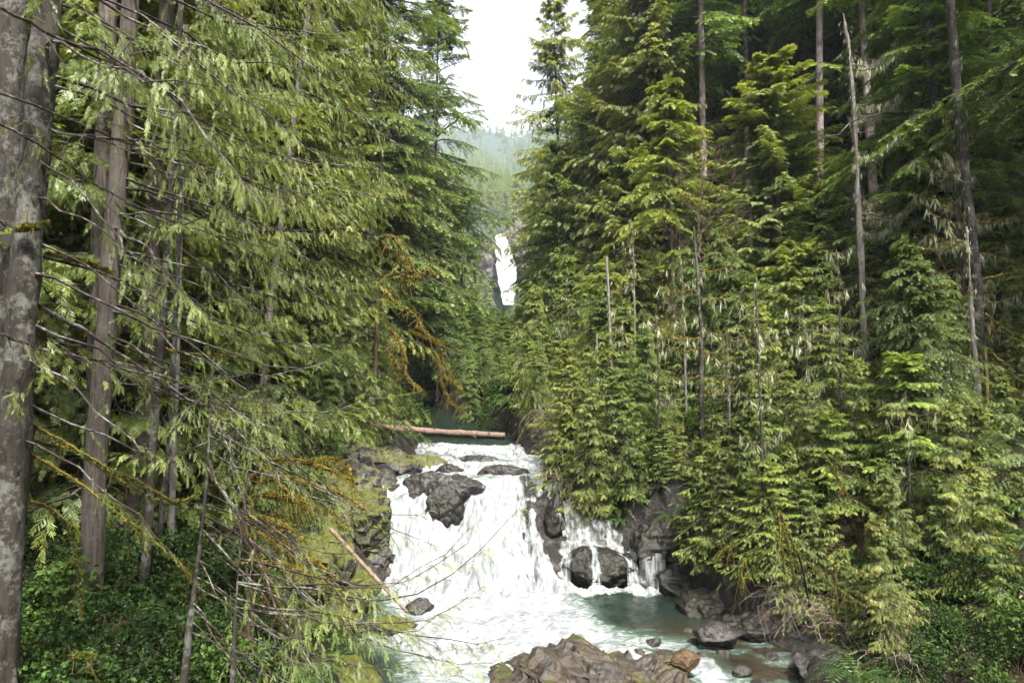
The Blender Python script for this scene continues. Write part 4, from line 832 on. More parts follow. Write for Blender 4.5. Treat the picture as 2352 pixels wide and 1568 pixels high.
# boughs of a cedar rooted on the bank, hanging out over the pool
near_tree('cedar_tree', 'small leaning cedar whose bright feathery tips hang in front of the foaming pool', [(560, 1180), (548, 1300), (540, 1420), (536, 1540)], 8.6, .03, .006, 'bark_gray', 41,
          [dict(n=7, y=(1290, 1400), az=(-12, 22), L=(2.6, 3.7), e=(-16, -2), J=24, K=7, bare=.3, dens=.6, tint0=.74, upk=.6, size=.42, wood=.0042, minsec=.22, secf=.30, clump=.5),
           dict(n=6, y=(1400, 1500), az=(-30, 25), L=(1.2, 2.2), e=(-16, -2), J=18, K=6, bare=.3, dens=.5, tint0=.72, upk=.6, size=.38, wood=.0042, minsec=.22, secf=.30, clump=.5)], rough=.01, ext=1)
near_tree('cedar_tree', 'thin gray stem seen through light fronds left of centre', [(640, 560), (622, 700), (612, 800), (600, 960)], 24, .14, .11, 'bark_far', 21,
          [dict(n=34, y=(-360, 640), az=(-150, 60), L=(3.2, 5.6), e=(-20, 6), J=24, K=7, bare=.12, tint0=.60, size=.62, wood=.008, minsec=.25, secf=.36, clump=.6)], rough=.01, col=(1.05, 1.05, .9))
near_tree('hemlock_tree', 'bright yellow green conifer left of the fir beside the sky gap', [(760, 200), (742, 500), (728, 860), (718, 980)], 30, .16, .12, 'bark_far', 23,
          [dict(n=60, y=(-330, 760), az=(-190, 30), L=(2.6, 4.4), e=(-16, 8), J=24, K=7, bare=.08, tint0=.66, size=.72, wood=.008, minsec=.3, secf=.4, clump=.6)], rough=.01, col=(1.12, 1.06, .8))
# long lichen flecked boughs sweeping across the left side: the branches of the tree that stands just outside the frame
oo = tag(link('cedar_tree', None, loc=(-7.6, 8.0, gz(-7.6, 8.0))), 'near cedar at upper left whose long lichen flecked boughs sweep down across the frame', 'tree')
me, P = near_trunk([(-330, 0), (-350, 700), (-370, 1500)], 8.0, .24, .2, 'bark_gray', 33); t = link('trunk', me, oo); t.location = -oo.location
rng = np.random.default_rng(8)
for pts, D0, D1, r, fo_ in [
    ([(-340, -90), (0, 20), (180, 108), (300, 170), (450, 228), (560, 300), (660, 350)], 8.0, 10.5, .034, .5), ([(-340, -260), (110, -40), (250, 60), (420, 150), (560, 215), (700, 240)], 8.0, 11, .026, .8),
    ([(-340, 120), (0, 215), (150, 270), (300, 335), (500, 352), (640, 380), (760, 470)], 8.0, 11.5, .022, .6), ([(-340, 200), (0, 280), (120, 350), (210, 420), (330, 480), (480, 540), (650, 575)], 8.0, 11, .026, .4),
    ([(-330, 640), (0, 768), (120, 812), (250, 828), (330, 890), (480, 945), (620, 925)], 8.0, 11.5, .020, .3), ([(110, 300), (240, 318), (370, 325), (480, 330), (600, 300)], 10.5, 12.5, .026, .4),
    ([(100, 590), (220, 620), (380, 690), (520, 745), (650, 785), (800, 800)], 9.6, 12.5, .028, .5), ([(85, 700), (200, 760), (330, 850), (450, 930), (600, 948), (760, 945), (900, 905)], 9.4, 12, .030, .5),
    ([(90, 800), (230, 830), (360, 900), (440, 980), (560, 1000)], 9.4, 11.5, .022, .2)]:
    P = limb(pts, D0, D1, 40); K = len(P); P[3:-1] += rng.normal(size=(K-4, 3))*.012
    mb = MB().add(*tubes(P, taper(K, r, .004), 7), mat=1); tips = []
    n = 22; twigs(mb, P, n, .9, rng, .007, 2, .15, 1, .8, .25, tips=tips)
    tp_ = np.concatenate(tips); pick = tp_[rng.random(len(tp_)) < fo_]
    for rep_ in range(3):
        d = pick[:, 3:]+[0, 0, -.35]+rng.normal(size=pick[:, 3:].shape)*.3
        place(mb, *TPL['cedar', 'near'], pick[:, :3]-pick[:, 3:]*.10*rep_, d, rng.normal(size=d.shape)*.35+[0, 0, 1], rng.uniform(.14, .26, len(pick)), .55+rng.normal(size=len(pick))*.08)
    # outer half in leaf
    m_ = int(150*fo_); f = rng.uniform(.45, 1, m_)*(K-1.01); i0 = f.astype(int); b = P[i0]; tn = nrm(P[i0+1]-P[i0])
    d = rotz(tn, rng.choice([-1, 1], m_)*rng.uniform(.4, 1.2, m_))+[0, 0, -.3]; b = b+nrm(d)*rng.uniform(0, .45, (m_, 1))
    place(mb, *TPL['cedar', 'near'], b, d, rng.normal(size=d.shape)*.3+[0, 0, 1], rng.uniform(.16, .3, m_), .55+rng.normal(size=m_)*.08)
    br = link('branch', mb.mesh('branch', [M['cedar'], M['bark_branch']], False), oo); br.location = -oo.location
# mossy limbs
def mossy_tree(name, label, limbs, base, cat='tree', tn=14, tl=.8, down=.45, msz=.10, seed=1, mat='moss', tr=.35, trunk_r=.09):
    rng = np.random.default_rng(seed); o = tag(link(name, None, loc=base), label, cat)
    first = limb(limbs[0][0], *limbs[0][1:3], 30)
    if trunk_r:
        tp_ = resample([np.array(base)-[0, 0, .4], (np.array(base)+first[0])/2+[.1, 0, .1], first[0]], 20)
        t = link('trunk', MB().add(*tubes(tp_, taper(20, trunk_r*1.3, trunk_r), 9)).mesh('trunk', [M['bark_moss']]), o); t.location = -o.location
    for pts, D0, D1, r in limbs:
        P = limb(pts, D0, D1, 34); K = len(P); P[2:-1] += rng.normal(size=(K-3, 3))*r*.35; mb = MB()
        rr = taper(K, r, r*.3)*(1+.3*noise(stackz(np.arange(K)*.7, np.full(K, r*99)), 2))
        v, q = tubes(P, rr, 9); v = v+fbm(v*14, 3, 5)[:, None]*nrm(v-np.repeat(P, 9, 0))*r*.8; mb.add(v, q)
        twigs(mb, P, tn, tl, rng, r*tr, 2, down, 0, .8, .15)
        mossy(mb, P, r, rng, int(60+30*K*.5), msz, .6)
        l_ = link('branch', mb.mesh('branch', [M['bark_moss'], M[mat]], True), o); l_.location = -o.location
    return o
B0 = at(850, 900, 29); mossy_tree('maple_tree', 'maple draped in orange gold moss, crooked limbs reaching right above the log', [
    ([(868, 655), (905, 625), (945, 640), (990, 622), (1003, 632)], 28.5, 28.5, 0.089), ([(885, 590), (870, 545), (900, 540), (930, 580), (945, 610), (965, 640)], 29.0, 27.5, 0.063),
    ([(870, 660), (905, 690), (945, 715), (968, 745)], 28.5, 27.5, 0.079), ([(870, 560), (900, 575), (925, 600), (935, 630)], 29.0, 28.5, 0.053),
    ([(960, 745), (985, 770), (1010, 795), (1015, 830), (1040, 860)], 29.5, 29.5, 0.053), ([(880, 730), (900, 760), (925, 800), (930, 835)], 28.0, 27.5, 0.053),
    ([(885, 800), (920, 850), (950, 880), (965, 895)], 28.0, 27.5, 0.047), ([(1000, 820), (1015, 860), (1045, 880), (1060, 893)], 30.5, 30.5, 0.053),
    ([(940, 760), (990, 780), (1020, 790)], 29.5, 29.5, 0.037), ([(1010, 870), (1030, 920), (1065, 945)], 30.5, 30.5, 0.037)], (B0[0], 29, gz(B0[0], 29)), tn=14, tl=1.0, msz=.12, seed=3, trunk_r=.085)
B0 = at(560, 1300, 12.2); mossy_tree('maple_tree', 'low maple limbs thick with golden moss arching above the left bank rocks', [
    ([(560, 1170), (575, 1095), (640, 1050), (700, 1060), (760, 1075), (806, 1100)], 12.2, 11.7, 0.038), ([(570, 1110), (650, 1095), (720, 1110), (780, 1130), (835, 1165)], 12.2, 11.5, 0.043),
    ([(600, 1040), (625, 1095), (650, 1120), (720, 1160), (790, 1185)], 12.099999999999998, 11.7, 0.030), ([(560, 1150), (600, 1135), (680, 1150), (730, 1180)], 12.2, 11.7, 0.030),
    ([(640, 1180), (650, 1230), (670, 1290), (690, 1310)], 12.2, 12.0, 0.038), ([(520, 1190), (600, 1185), (650, 1200), (700, 1240)], 11.899999999999999, 11.399999999999999, 0.025),
    ([(540, 1290), (600, 1285), (680, 1300), (760, 1340)], 11.899999999999999, 11.2, 0.025), ([(575, 1180), (580, 1240), (600, 1300), (610, 1400)], 12.2, 12.2, 0.043)    , ([(600, 1130), (660, 1140), (730, 1165), (800, 1215)], 12.0, 11.6, .026), ([(700, 1060), (760, 1050), (800, 1075), (815, 1120)], 11.9, 11.7, .024), ([(590, 1220), (650, 1260), (720, 1285), (780, 1330)], 12.1, 11.7, .022), ([(560, 1240), (620, 1330), (650, 1420)], 12.1, 12.0, .03)], (B0[0], 12.5, gz(B0[0], 12.5)), tn=16, tl=.5, msz=.062, seed=5, trunk_r=.07)
B0 = at(30, 1100, 9.8)
mossy_tree('maple_sapling', 'thin mossy limbs arching from the lichen blotched trunk down to the right', [
    ([(75, 975), (160, 1020), (250, 1075), (330, 1110), (400, 1155), (450, 1140), (475, 1105)], 9.6, 11, .022), ([(75, 1010), (180, 1035), (250, 1085), (370, 1155), (420, 1150)], 9.7, 11, .020),
    ([(70, 1040), (200, 1120), (300, 1200), (380, 1265), (430, 1310), (470, 1370)], 9.6, 10.2, .022), ([(72, 1150), (130, 1170), (165, 1230), (183, 1330), (190, 1420)], 10.5, 10.5, .022),
    ([(110, 580), (190, 600), (260, 625)], 9.7, 10, .024), ([(40, 525), (80, 520), (105, 512)], 8.9, 9.0, .028), ([(375, 800), (420, 812), (480, 815), (530, 812)], 13.8, 13.6, .03),
    ([(160, 1510), (190, 1500), (215, 1508)], 9.5, 9.5, .02)], (B0[0]-.2, 9.9, gz(B0[0]-.2, 9.9)), tn=7, tl=.4, msz=.055, seed=7, mat='greenmoss', trunk_r=.04, cat='small tree')

B0 = at(1830, 1300, 15.6)
mossy_tree('maple_sapling', 'golden mossy stems hanging in a fan over the lower right bank', [
    ([(1788, 1170), (1793, 1230), (1800, 1310)], 15.4, 15.2, .026), ([(1798, 1190), (1830, 1265), (1900, 1335), (1985, 1390)], 15.4, 15.2, .020), ([(1795, 1200), (1815, 1270), (1824, 1335)], 15.4, 15.3, .024),
    ([(1920, 1285), (1916, 1340), (1909, 1392)], 15.6, 15.6, .030), ([(1887, 1035), (1922, 1090), (1948, 1150)], 16.2, 16.0, .028), ([(1722, 1270), (1700, 1305), (1706, 1365)], 15.8, 15.6, .024), ([(1690, 1250), (1660, 1262), (1635, 1290)], 16.5, 16.5, .02)],
    (B0[0]+1.6, 18.6, gz(B0[0]+1.6, 18.6)), tn=8, tl=.6, msz=.055, seed=17, mat='greenmoss', trunk_r=.022, cat='small tree')
B0 = at(2290, 1000, 20)
mossy_tree('maple_sapling', 'mossy arching limbs right of the long gray trunk near the right edge', [
    ([(2262, 800), (2318, 845), (2332, 900)], 20.6, 20.4, .045), ([(2262, 640), (2330, 625), (2390, 590)], 20.6, 20.4, .030), ([(2262, 720), (2310, 760), (2360, 780)], 20.6, 20.2, .028), ([(2266, 900), (2310, 960), (2350, 1000)], 20.6, 20.2, .026), ([(2200, 560), (2160, 575), (2110, 570)], 20.9, 20.6, .022), ([(2204, 640), (2170, 668), (2120, 680)], 20.9, 20.6, .022), ([(2268, 1060), (2330, 1040), (2380, 1020)], 20.6, 20.4, .022)],
    (B0[0], 20.6, gz(B0[0], 20.6)), tn=8, tl=.9, msz=.07, seed=19, mat='greenmoss', trunk_r=.05, cat='small tree')
# ------------------------------------------------------------------ logs
def log(name, a, b, r0, r1, mat, label, seed=1, cat='log', bend=0):
    P = resample([a, (np.array(a)+np.array(b))/2+[0, 0, bend], b], 60); v, q = tubes(P, taper(60, r0, r1), 18); c = np.repeat(P, 18, 0)
    v = v+nrm(v-c)*(fbm(v*[3, 9, 9], 4, seed)*r0*.28)[:, None]; mb = MB().add(v, q)
    rg = np.random.default_rng(seed); ks = rg.integers(4, 56, 9); dd = nrm(rg.normal(size=(9, 3))); L_ = rg.uniform(1.5, 4, 9)*r0
    mb.add(*tubes(P[ks][:, None]+dd[:, None]*L_[:, None, None]*np.linspace(0, 1, 4)[None, :, None], np.full((9, 1), r0*.14)*np.linspace(1, .4, 4)[None], 5))
    for e_, k in ((P[0], 0), (P[-1], 59)):
        ring = v[k*18:(k+1)*18]; inner = e_+(ring-e_)*.02; mb.add(np.concatenate([ring, inner]), [[i, (i+1) % 18, 18+(i+1) % 18, 18+i] for i in range(18)])
    return tag(link(name, mb.mesh(name, [M[mat]])), label, cat)
log('log', at(846, 979, 36.5), at(1160, 1000, 35.5), .21, .15, 'log', 'smooth reddish brown log spanning the river above the cascade', bend=-.06)
log('log', at(760, 1215, 19.5), at(935, 1405, 17.5), .062, .042, 'log', 'thin peeled trunk leaning down over the left bank rocks into the pool', 3)
log('log', at(1905, 1165, 20.5), at(1985, 1140, 20.5), .09, .08, 'bark_moss', 'short mossy log lying on the right bank slope below the young cedar', 5)
log('log', at(1820, 1105, 21), at(1955, 1260, 19.5), .06, .03, 'bark_moss', 'mossy pole slanting down the right bank slope', 6)
log('log', at(2030, 1350, 17.2), at(2042, 1445, 16.6), .045, .035, 'bark_moss', 'short mossy stub standing in the right bank above the salal', 7)
log('log', at(240, 1170, 17), at(345, 1360, 15), .10, .07, 'bark_red', 'rotting fallen trunk leaning between the cedar trunks on the left bank', 8)

# ------------------------------------------------------------------ dead trees, snags, lichen
def lichen(mb, P, rng, n, size, mat=1, off=0.):
    n = n*2
    idx = rng.uniform(0, len(P)-1.01, n); i0 = idx.astype(int); b = P[i0]+(idx-i0)[:, None]*(P[i0+1]-P[i0]); d = np.tile([0, 0, -1.], (n, 1))+rng.normal(size=(n, 3))*.12
    place(mb, *STRAND, b+rng.normal(size=(n, 3))*off, d, rng.normal(size=(n, 3)), size*rng.uniform(.4, 1.5, n), .5+rng.normal(size=n)*.15, mat)
def snag(name, label, pts, D, r0, r1, mat, seed, nb, bl, side=(0, 1), yb=(.1, .9), lich=60, up=.5, tw=5, mos=0, cat='dead tree', lsz=.4):
    rng = np.random.default_rng(seed); P = limb(pts, D, K=70)[::-1]
    z0 = gz(P[0][0], D); 
    if P[0][2] > z0: P = np.concatenate([[[P[0][0]-(P[5][0]-P[0][0])/(P[5][2]-P[0][2])*(P[0][2]-z0+.4), D, z0-.4]], P])
    o = tag(link(name, None, loc=(P[0][0], D, z0)), label, cat); K = len(P)
    v, q = tubes(P, taper(K, r0, r1, .9), 12); v = v+nrm(v-np.repeat(P, 12, 0))*(fbm(v*[6, 6, 1.2], 4, seed)*r0*.5)[:, None]; mb = MB().add(v, q)
    if lich: lichen(mb, P[int(K*.4):], rng, lich, lsz*.7, 1, r0*.7)
    t = link('trunk', mb.mesh('trunk', [M[mat], M['lichen']]), o); t.location = -o.location
    for i in range(nb):
        f = rng.uniform(*yb)*(K-1); b = P[int(f)]; s_ = rng.choice([-1, 1]) if side == (0, 1) else side[0]; L = bl*rng.uniform(.5, 1.15); az = rng.uniform(-.6, .6)
        d = np.array([s_*math.cos(az), math.sin(az), -.15]); tt = np.linspace(0, 1, 14)[:, None]; Q = b+L*(d*tt+np.array([0, 0, 1])*(up*tt**2.2-.25*tt*(1-tt)))
        Q[1:] += rng.normal(size=(13, 3))*L*.012; mb = MB().add(*tubes(Q, taper(14, .012+L*.010, .004), 5)); twigs(mb, Q, tw, L*.35, rng, .006, 2, .1, 0, .8, .3)
        if lich: lichen(mb, Q, rng, int(lich*.25), lsz, 1, .03)
        if mos: mossy(mb, Q, .03, rng, 60, .10, .5, 2)
        l_ = link('branch', mb.mesh('branch', [M['bark_red'] if not mos else M['bark_moss'], M['lichen'], M['moss']], False), o); l_.location = -o.location
    return o
snag('snag', 'pale broken topped snag hung with lichen strands, tallest dead stem on the right', [(1937, 32), (1950, 110), (1962, 260), (1972, 480), (1978, 600), (1984, 800), (1980, 960)], 26, .155, .045, 'bark_snag', 5, 14, 2.6, side=(1, 0), yb=(.42, .92), lich=150, up=.55)
snag('dead_tree', 'silver split spar leaning against the long gray trunk at right', [(2219, 520), (2226, 600), (2234, 760), (2243, 880), (2250, 1010)], 21.2, .10, .03, 'bark_snag', 7, 3, .9, lich=30)
snag('dead_tree', 'reddish dead spar with mossy side branches left of the silver split spar', [(2178, 260), (2192, 400), (2203, 520), (2215, 700), (2224, 900), (2228, 1020)], 22.5, .13, .04, 'bark_red', 9, 16, 1.7, yb=(.3, .95), lich=50, mos=1, up=.35)
snag('dead_tree', 'long gray trunk with lichen, bare stubs and mossy lower branches near the right edge', [(2160, -330), (2189, 100), (2215, 400), (2240, 620), (2249, 800), (2256, 1000), (2257, 1215)], 22, .17, .12, 'bark_gray', 11, 20, 1.5, yb=(.08, .55), lich=60, mos=1, up=.4)
snag('dead_tree', 'thin dead stem with fine bare side twigs left of the dead spars', [(2182, 798), (2190, 950), (2196, 1060), (2200, 1190)], 20, .045, .02, 'bark_gray', 13, 12, .9, yb=(.3, .98), lich=16, tw=7)
snag('dead_tree', 'thin pale white flecked trunk right of centre', [(1393, 590), (1398, 700), (1404, 850), (1410, 1000)], 27.5, .085, .05, 'bark_snag', 15, 8, .8, lich=24)
snag('dead_tree', 'second thin pale trunk just left of the white flecked one', [(1370, 770), (1373, 860), (1375, 1020)], 27, .05, .03, 'bark_snag', 17, 6, .6, lich=12)
snag('dead_tree', 'dark mossy trunk below the bare reddish maple twigs', [(1593, 520), (1600, 600), (1610, 760), (1612, 950)], 24.5, .10, .04, 'bark_gray', 19, 12, 1.8, lich=30, mos=1, up=.25, tw=8)
snag('dead_tree', 'thin dark dead stem on the slope, mid right', [(1735, 640), (1742, 800), (1748, 980), (1752, 1120)], 19.5, .05, .03, 'bark_gray', 21, 8, .8, lich=16)
for i, (x0, y0, x1, y1, D, r, lb) in enumerate([(1300, 640, 1306, 900, 33, .06, 'thin gray stem in the foliage above the right end of the log'), (1448, 500, 1458, 780, 30, .07, 'thin pale stem between the white flecked trunk and the bare maple'), (1505, 700, 1512, 960, 25, .045, 'slim gray stem above the dark hollow'), (1668, 760, 1676, 1010, 22, .04, 'slim dead stem left of the thin dark one, mid right bank'), (1845, 700, 1856, 980, 21.5, .05, 'slim gray stem in front of the cedars left of the broken snag'), (2080, 900, 2090, 1150, 18.5, .035, 'thin brown stem rising through the young bright cedar'), (1920, 560, 1932, 900, 23, .05, 'thin pale stem just left of the broken snag, partly veiled'), (1560, 560, 1574, 860, 27, .055, 'slender gray stem left of the mossy trunk under the bare maple')]):
    snag('dead_tree', lb, [(x0, y0), ((x0*2+x1)/3+4, (y0*2+y1)/3), (x1, y1)], D, r*.85, r*.07, ('bark_gray', 'bark_far')[i % 2], 60+i, 9, .9, lich=14, tw=6, yb=(.15, .98))
rng = np.random.default_rng(31); b0 = at(1612, 760, 30); o = tag(link('maple_tree', None, loc=(b0[0], 30, gz(b0[0], 30))), 'leafless maple with a haze of fine reddish twigs, right of centre', 'tree')
for pts, r in [([(1612, 820), (1605, 600), (1612, 450), (1622, 300)], .07), ([(1605, 560), (1640, 470), (1690, 400)], .04), ([(1608, 600), (1660, 560), (1690, 485)], .045), ([(1606, 520), (1570, 440), (1555, 380)], .035), ([(1608, 640), (1560, 560), (1530, 520)], .035), ([(1612, 460), (1640, 400), (1650, 330)], .03), ([(1615, 720), (1680, 690), (1730, 700)], .035)]:
    P = limb(pts, 29.5, 29.5+rng.uniform(-1, 1), 26); P[1:-1] += rng.normal(size=(24, 3))*.05; mb = MB().add(*tubes(P, taper(26, r, .01), 6)); twigs(mb, P, 26, 1.5, rng, .012, 2, -.15, 0, .9, .15)
    l_ = link('trunk' if r > .06 else 'branch', mb.mesh('branch', [M['bark_red']], False), o); l_.location = -o.location
# lichen beards on the tall right trunks
# ------------------------------------------------------------------ understory
def shrub_mesh(name, seed, R, H, n, size, fol, stems=9, wood='bark_red', tint=.5):
    rng = np.random.default_rng(seed); mb = MB(); az = rng.uniform(0, 6.28, stems); rr = rng.uniform(.3, 1, stems)*R; tt = np.linspace(0, 1, 9)[None, :, None]
    e_ = np.stack([np.cos(az)*rr, np.sin(az)*rr, H*rng.uniform(.5, 1, stems)], -1); Q = e_[:, None]*tt*[1, 1, 0]+np.array([0, 0, 1])*(e_[:, None, 2:]*tt**.6)
    mb.add(*tubes(Q, .010*np.ones((stems, 1))*np.linspace(1, .3, 9)[None], 4), mat=1)
    c = rng.normal(size=(n, 3)); c = nrm(c); c[:, 2] = abs(c[:, 2]); rad = rng.uniform(.35, 1, n)**.5*(1+.35*fbm(c*2.2+seed, 3, seed)); p = c*[R, R, H]*rad[:, None]
    keep = fbm(p*1.7/R+seed, 3, seed+1) > -.22; p, c = p[keep], c[keep]; n = len(p)
    d = nrm(rng.normal(size=(n, 3))+c*.6+[0, 0, .1]); nn = rng.normal(size=(n, 3))*.5+[0, -.2, 1]
    place(mb, *LEAFT, p, d, nn, size*rng.uniform(.6, 1.3, n), tint+.18*fbm(p*2+9, 2, 4)+rng.normal(size=n)*.10)
    return mb.mesh(name, [M[fol], M[wood]], False)
SH = [shrub_mesh('shrub', 1, .85, 1.0, 1100, .085, 'broad'), shrub_mesh('shrub', 2, 1.1, .8, 1300, .075, 'broad', tint=.42), shrub_mesh('shrub', 3, .6, 1.2, 700, .10, 'broad', tint=.68), shrub_mesh('shrub', 4, .9, .7, 700, .06, 'broad', tint=.55)]
def twigbush_mesh(seed, L, n, down, leafy=.2):
    rng = np.random.default_rng(seed); mb = MB(); tips = []
    for i in range(n):
        az = rng.uniform(0, 6.28); tt = np.linspace(0, 1, 12)[:, None]; d = np.array([math.cos(az), math.sin(az), rng.uniform(.1, 1.1)]); Q = L*rng.uniform(.5, 1.1)*(d*tt+np.array([0, 0, -1.])*tt**2*down*rng.uniform(.6, 1.3)); Q[1:] += rng.normal(size=(11, 3))*.03
        mb.add(*tubes(Q, taper(12, .014, .004), 4), mat=1); twigs(mb, Q, 10, L*.5, rng, .006, 2, down*.35, 1, .8, .15, tips=tips)
    tp_ = np.concatenate(tips); tp_ = tp_[rng.random(len(tp_)) < leafy]
    place(mb, *TPL['cedar', 'near'], tp_[:, :3], tp_[:, 3:]+[0, 0, -.3], rng.normal(size=(len(tp_), 3))*.3+[0, 0, 1], rng.uniform(.15, .3, len(tp_)), .6+rng.normal(size=len(tp_))*.1)
    return mb.mesh('shrub', [M['cedar'], M['bark_twig']], False)
TB = [twigbush_mesh(1, 1.5, 9, .9, .12), twigbush_mesh(2, 1.2, 10, .6, .3), twigbush_mesh(3, 1.8, 8, 1.2, .2)]
def fern_mesh(seed, n=12, L=.75):
    rng = np.random.default_rng(seed); mb = MB()
    for i in range(n):
        az = i*6.28/n+rng.normal()*.3; l_ = L*rng.uniform(.7, 1.15); tt = np.linspace(0, 1, 18); e_ = rng.uniform(.6, 1.3)
        P = np.stack([math.cos(az)*l_*tt, math.sin(az)*l_*tt, l_*(e_*tt-1.25*e_*tt**2*.9)], -1); T_ = nrm(np.gradient(P, axis=0)); s_ = np.array([-math.sin(az), math.cos(az), 0]); wd_ = .17*l_*np.sin(math.pi*np.clip(tt*.9+.12, 0, 1))
        for sg in (-1, 1):
            b = P; t_ = P+(s_*sg)[None]*wd_[:, None]+T_*.03+[0, 0, -.02]; m_ = (b+t_)/2; v = np.stack([b, m_+T_*.018, t_, m_-T_*.018], 1)[1:]
            mb.add(v.reshape(-1, 3), np.arange(17*4).reshape(-1, 4), 0, .5+rng.normal()*.12+np.linspace(-.1, .1, 17))
        mb.add(*tubes(P, taper(18, .012, .003), 3), tint=.4)
    return mb.mesh('fern', [M['fern']], False)
FE = [fern_mesh(1), fern_mesh(2, 10, .9)]
rng = np.random.default_rng(55)
def scatter(name, meshes, n, box, label, cat, group, sc, col=(.8, 1.15), edge=(.2, 99), seed=0, pxbox=None, zoff=-.03, hgt=9):
    rng = np.random.default_rng(seed); k = 0; tries = 0
    while k < n and tries < n*200:
        tries += 1; X = rng.uniform(box[0], box[1]); D = rng.uniform(box[2], box[3]); e_ = max(float(shoreL(D))-X, X-float(shoreR(D)))
        if not edge[0] < e_ < edge[1]: continue
        z = gz(X, D)+zoff; sx, sy = px((X, D, z+.3))
        if D > 38 and px((X+3, D, z))[0] > 1125 and px((X-3, D, z))[0] < 1200 and px((X, D, z+hgt))[1] < 700: continue
        if pxbox and not (pxbox[0] < sx < pxbox[1] and pxbox[2] < sy < pxbox[3]): continue
        c = rng.uniform(*col); o = link(name, meshes[k % len(meshes)], loc=(X, D, z), rot=(rng.normal()*.12, rng.normal()*.12, rng.uniform(0, 6.28)), scale=rng.uniform(*sc)); o.color = (c*rng.uniform(.9, 1.15), c, c*rng.uniform(.8, 1.05), 1)
        tag(o, label, cat, group); k += 1
scatter('salal_shrub', SH, 60, (-11, -3.5, 8.5, 16), 'leafy light green salal bush on the near left bank among the trunks', 'bush', 'salal bushes on the near left bank', (.7, 1.3), (.5, 1.1), (.5, 99), 1)
scatter('salal_shrub', SH, 36, (-13, -4.5, 16, 28), 'salal bush on the mossy left slope behind the cedar trunks', 'bush', 'salal bushes on the left slope', (.7, 1.2), (.8, 1.2), (1.4, 99), 2)
scatter('salal_shrub', SH, 34, (6.5, 13, 12.5, 18.5), 'dark blue green salal bush at the lower right, above the dark bedrock', 'bush', 'salal bushes at the lower right', (.55, .95), (.5, .8), (1.6, 9), 3, pxbox=(1800, 2500, 1330, 1700))
scatter('salal_shrub', SH, 34, (2, 18, 18, 34), 'dark leafy bush on the steep right bank between the conifers', 'bush', 'bushes on the steep right bank', (.7, 1.3), (.55, .9), (.9, 9), 4)
scatter('fern', FE, 26, (-10, -4, 9, 18), 'sword fern on the left bank', 'fern', 'sword ferns on the left bank', (.8, 1.4), (.8, 1.2), (.8, 99), 5)
scatter('fern', FE, 40, (2, 16, 14, 28), 'sword fern hanging on the mossy right bank', 'fern', 'sword ferns on the right bank', (.8, 1.5), (.7, 1.1), (.6, 8), 6)
scatter('bare_shrub', TB, 12, (5.5, 10, 14.5, 22), 'bare gray twiggy shrub drooping over the right edge of the pool', 'bush', 'twiggy shrubs over the right pool edge', (.8, 1.2), (.8, 1.2), (.8, 2.4), 7, zoff=.3)
scatter('bare_shrub', TB, 9, (0, 4, 26, 36), 'bare pale twigs drooping over the chute below the right end of the log', 'bush', 'twiggy shrubs right of the log', (.9, 1.3), (1, 1.3), (.3, 2.2), 8, zoff=.3)
scatter('bare_shrub', TB, 8, (-8, -4, 17, 28), 'bare twiggy shrub above the gray rocks of the left bank', 'bush', 'twiggy shrubs on the left rocks', (.7, 1.1), (.9, 1.2), (1.2, 3.5), 9, zoff=.1)
scatter('cedar_sapling', [CR['cedar_young'], CR['hemlock_b']], 48, (3, 20, 20, 36), 'small conifer sapling in the green thicket covering the right bank', 'sapling', 'saplings on the right bank', (.3, .75), (.85, 1.3), (1.2, 16), 10)
scatter('cedar_sapling', [CR['cedar_young'], CR['hemlock_b']], 26, (.5, 6, 26, 42), 'hemlock sapling overhanging the river right of the log', 'sapling', 'saplings right of the log', (.3, .6), (1.0, 1.4), (.5, 5), 11)
scatter('cedar_sapling', [CR['cedar_young'], CR['hemlock_b']], 30, (-16, -6, 20, 40), 'conifer sapling on the left slope behind the cedars', 'sapling', 'saplings on the left slope', (.35, .8), (.8, 1.2), (1.6, 16), 12)
scatter('cedar_sapling', [CR['cedar_young'], CR['cedar_c']], 22, (2, 10, 16, 28), 'ragged cedar sapling leaning out over the right edge of the water', 'sapling', 'saplings along the right water edge', (.22, .5), (.8, 1.15), (.5, 1.8), 13)
scatter('fern', FE, 26, (1.5, 8, 20, 30), 'fern in the wet shade beside the side fall', 'fern', 'ferns beside the side fall', (.7, 1.2), (.7, 1.1), (.3, 1.6), 14)
scatter('fern', FE, 22, (-9, -4, 17, 30), 'fern among the gray rocks of the left bank', 'fern', 'ferns among the left bank rocks', (.6, 1.1), (.8, 1.2), (.8, 3.5), 15)
scatter('salal_shrub', SH, 30, (10, 22, 17, 32), 'leafy bush on the shaded floor at mid right among the dead spars', 'bush', 'bushes at mid right', (.8, 1.4), (.5, .8), (3, 99), 16)
scatter('cedar_sapling', [CR['cedar_young'], CR['hemlock_b']], 26, (9, 24, 17, 32), 'shaded sapling on the slope around the dead spars', 'sapling', 'saplings around the dead spars', (.35, .8), (.7, 1.0), (3, 99), 17)
scatter('cedar_sapling', [CR['hemlock_b'], CR['cedar_young'], CR['hemlock_b']], 60, (-9, 3, 39, 58), 'small conifer crowding the river bend behind the log', 'sapling', 'saplings at the river bend', (.18, .42), (.9, 1.3), (.1, 12), 18, hgt=4.2)
scatter('cedar_sapling', [CR['cedar_c'], CR['hemlock_b']], 22, (-9, 3, 50, 90), 'young conifer beyond the river bend below the distant falls', 'sapling', 'young conifers beyond the river bend', (.35, .7), (.9, 1.3), (.1, 12), 20, hgt=7.5)
scatter('salal_shrub', SH, 26, (-8, 2.5, 38.5, 50), 'bush on the bank of the river bend behind the log', 'bush', 'bushes at the river bend', (.9, 1.6), (.8, 1.2), (.1, 8), 21, hgt=1)
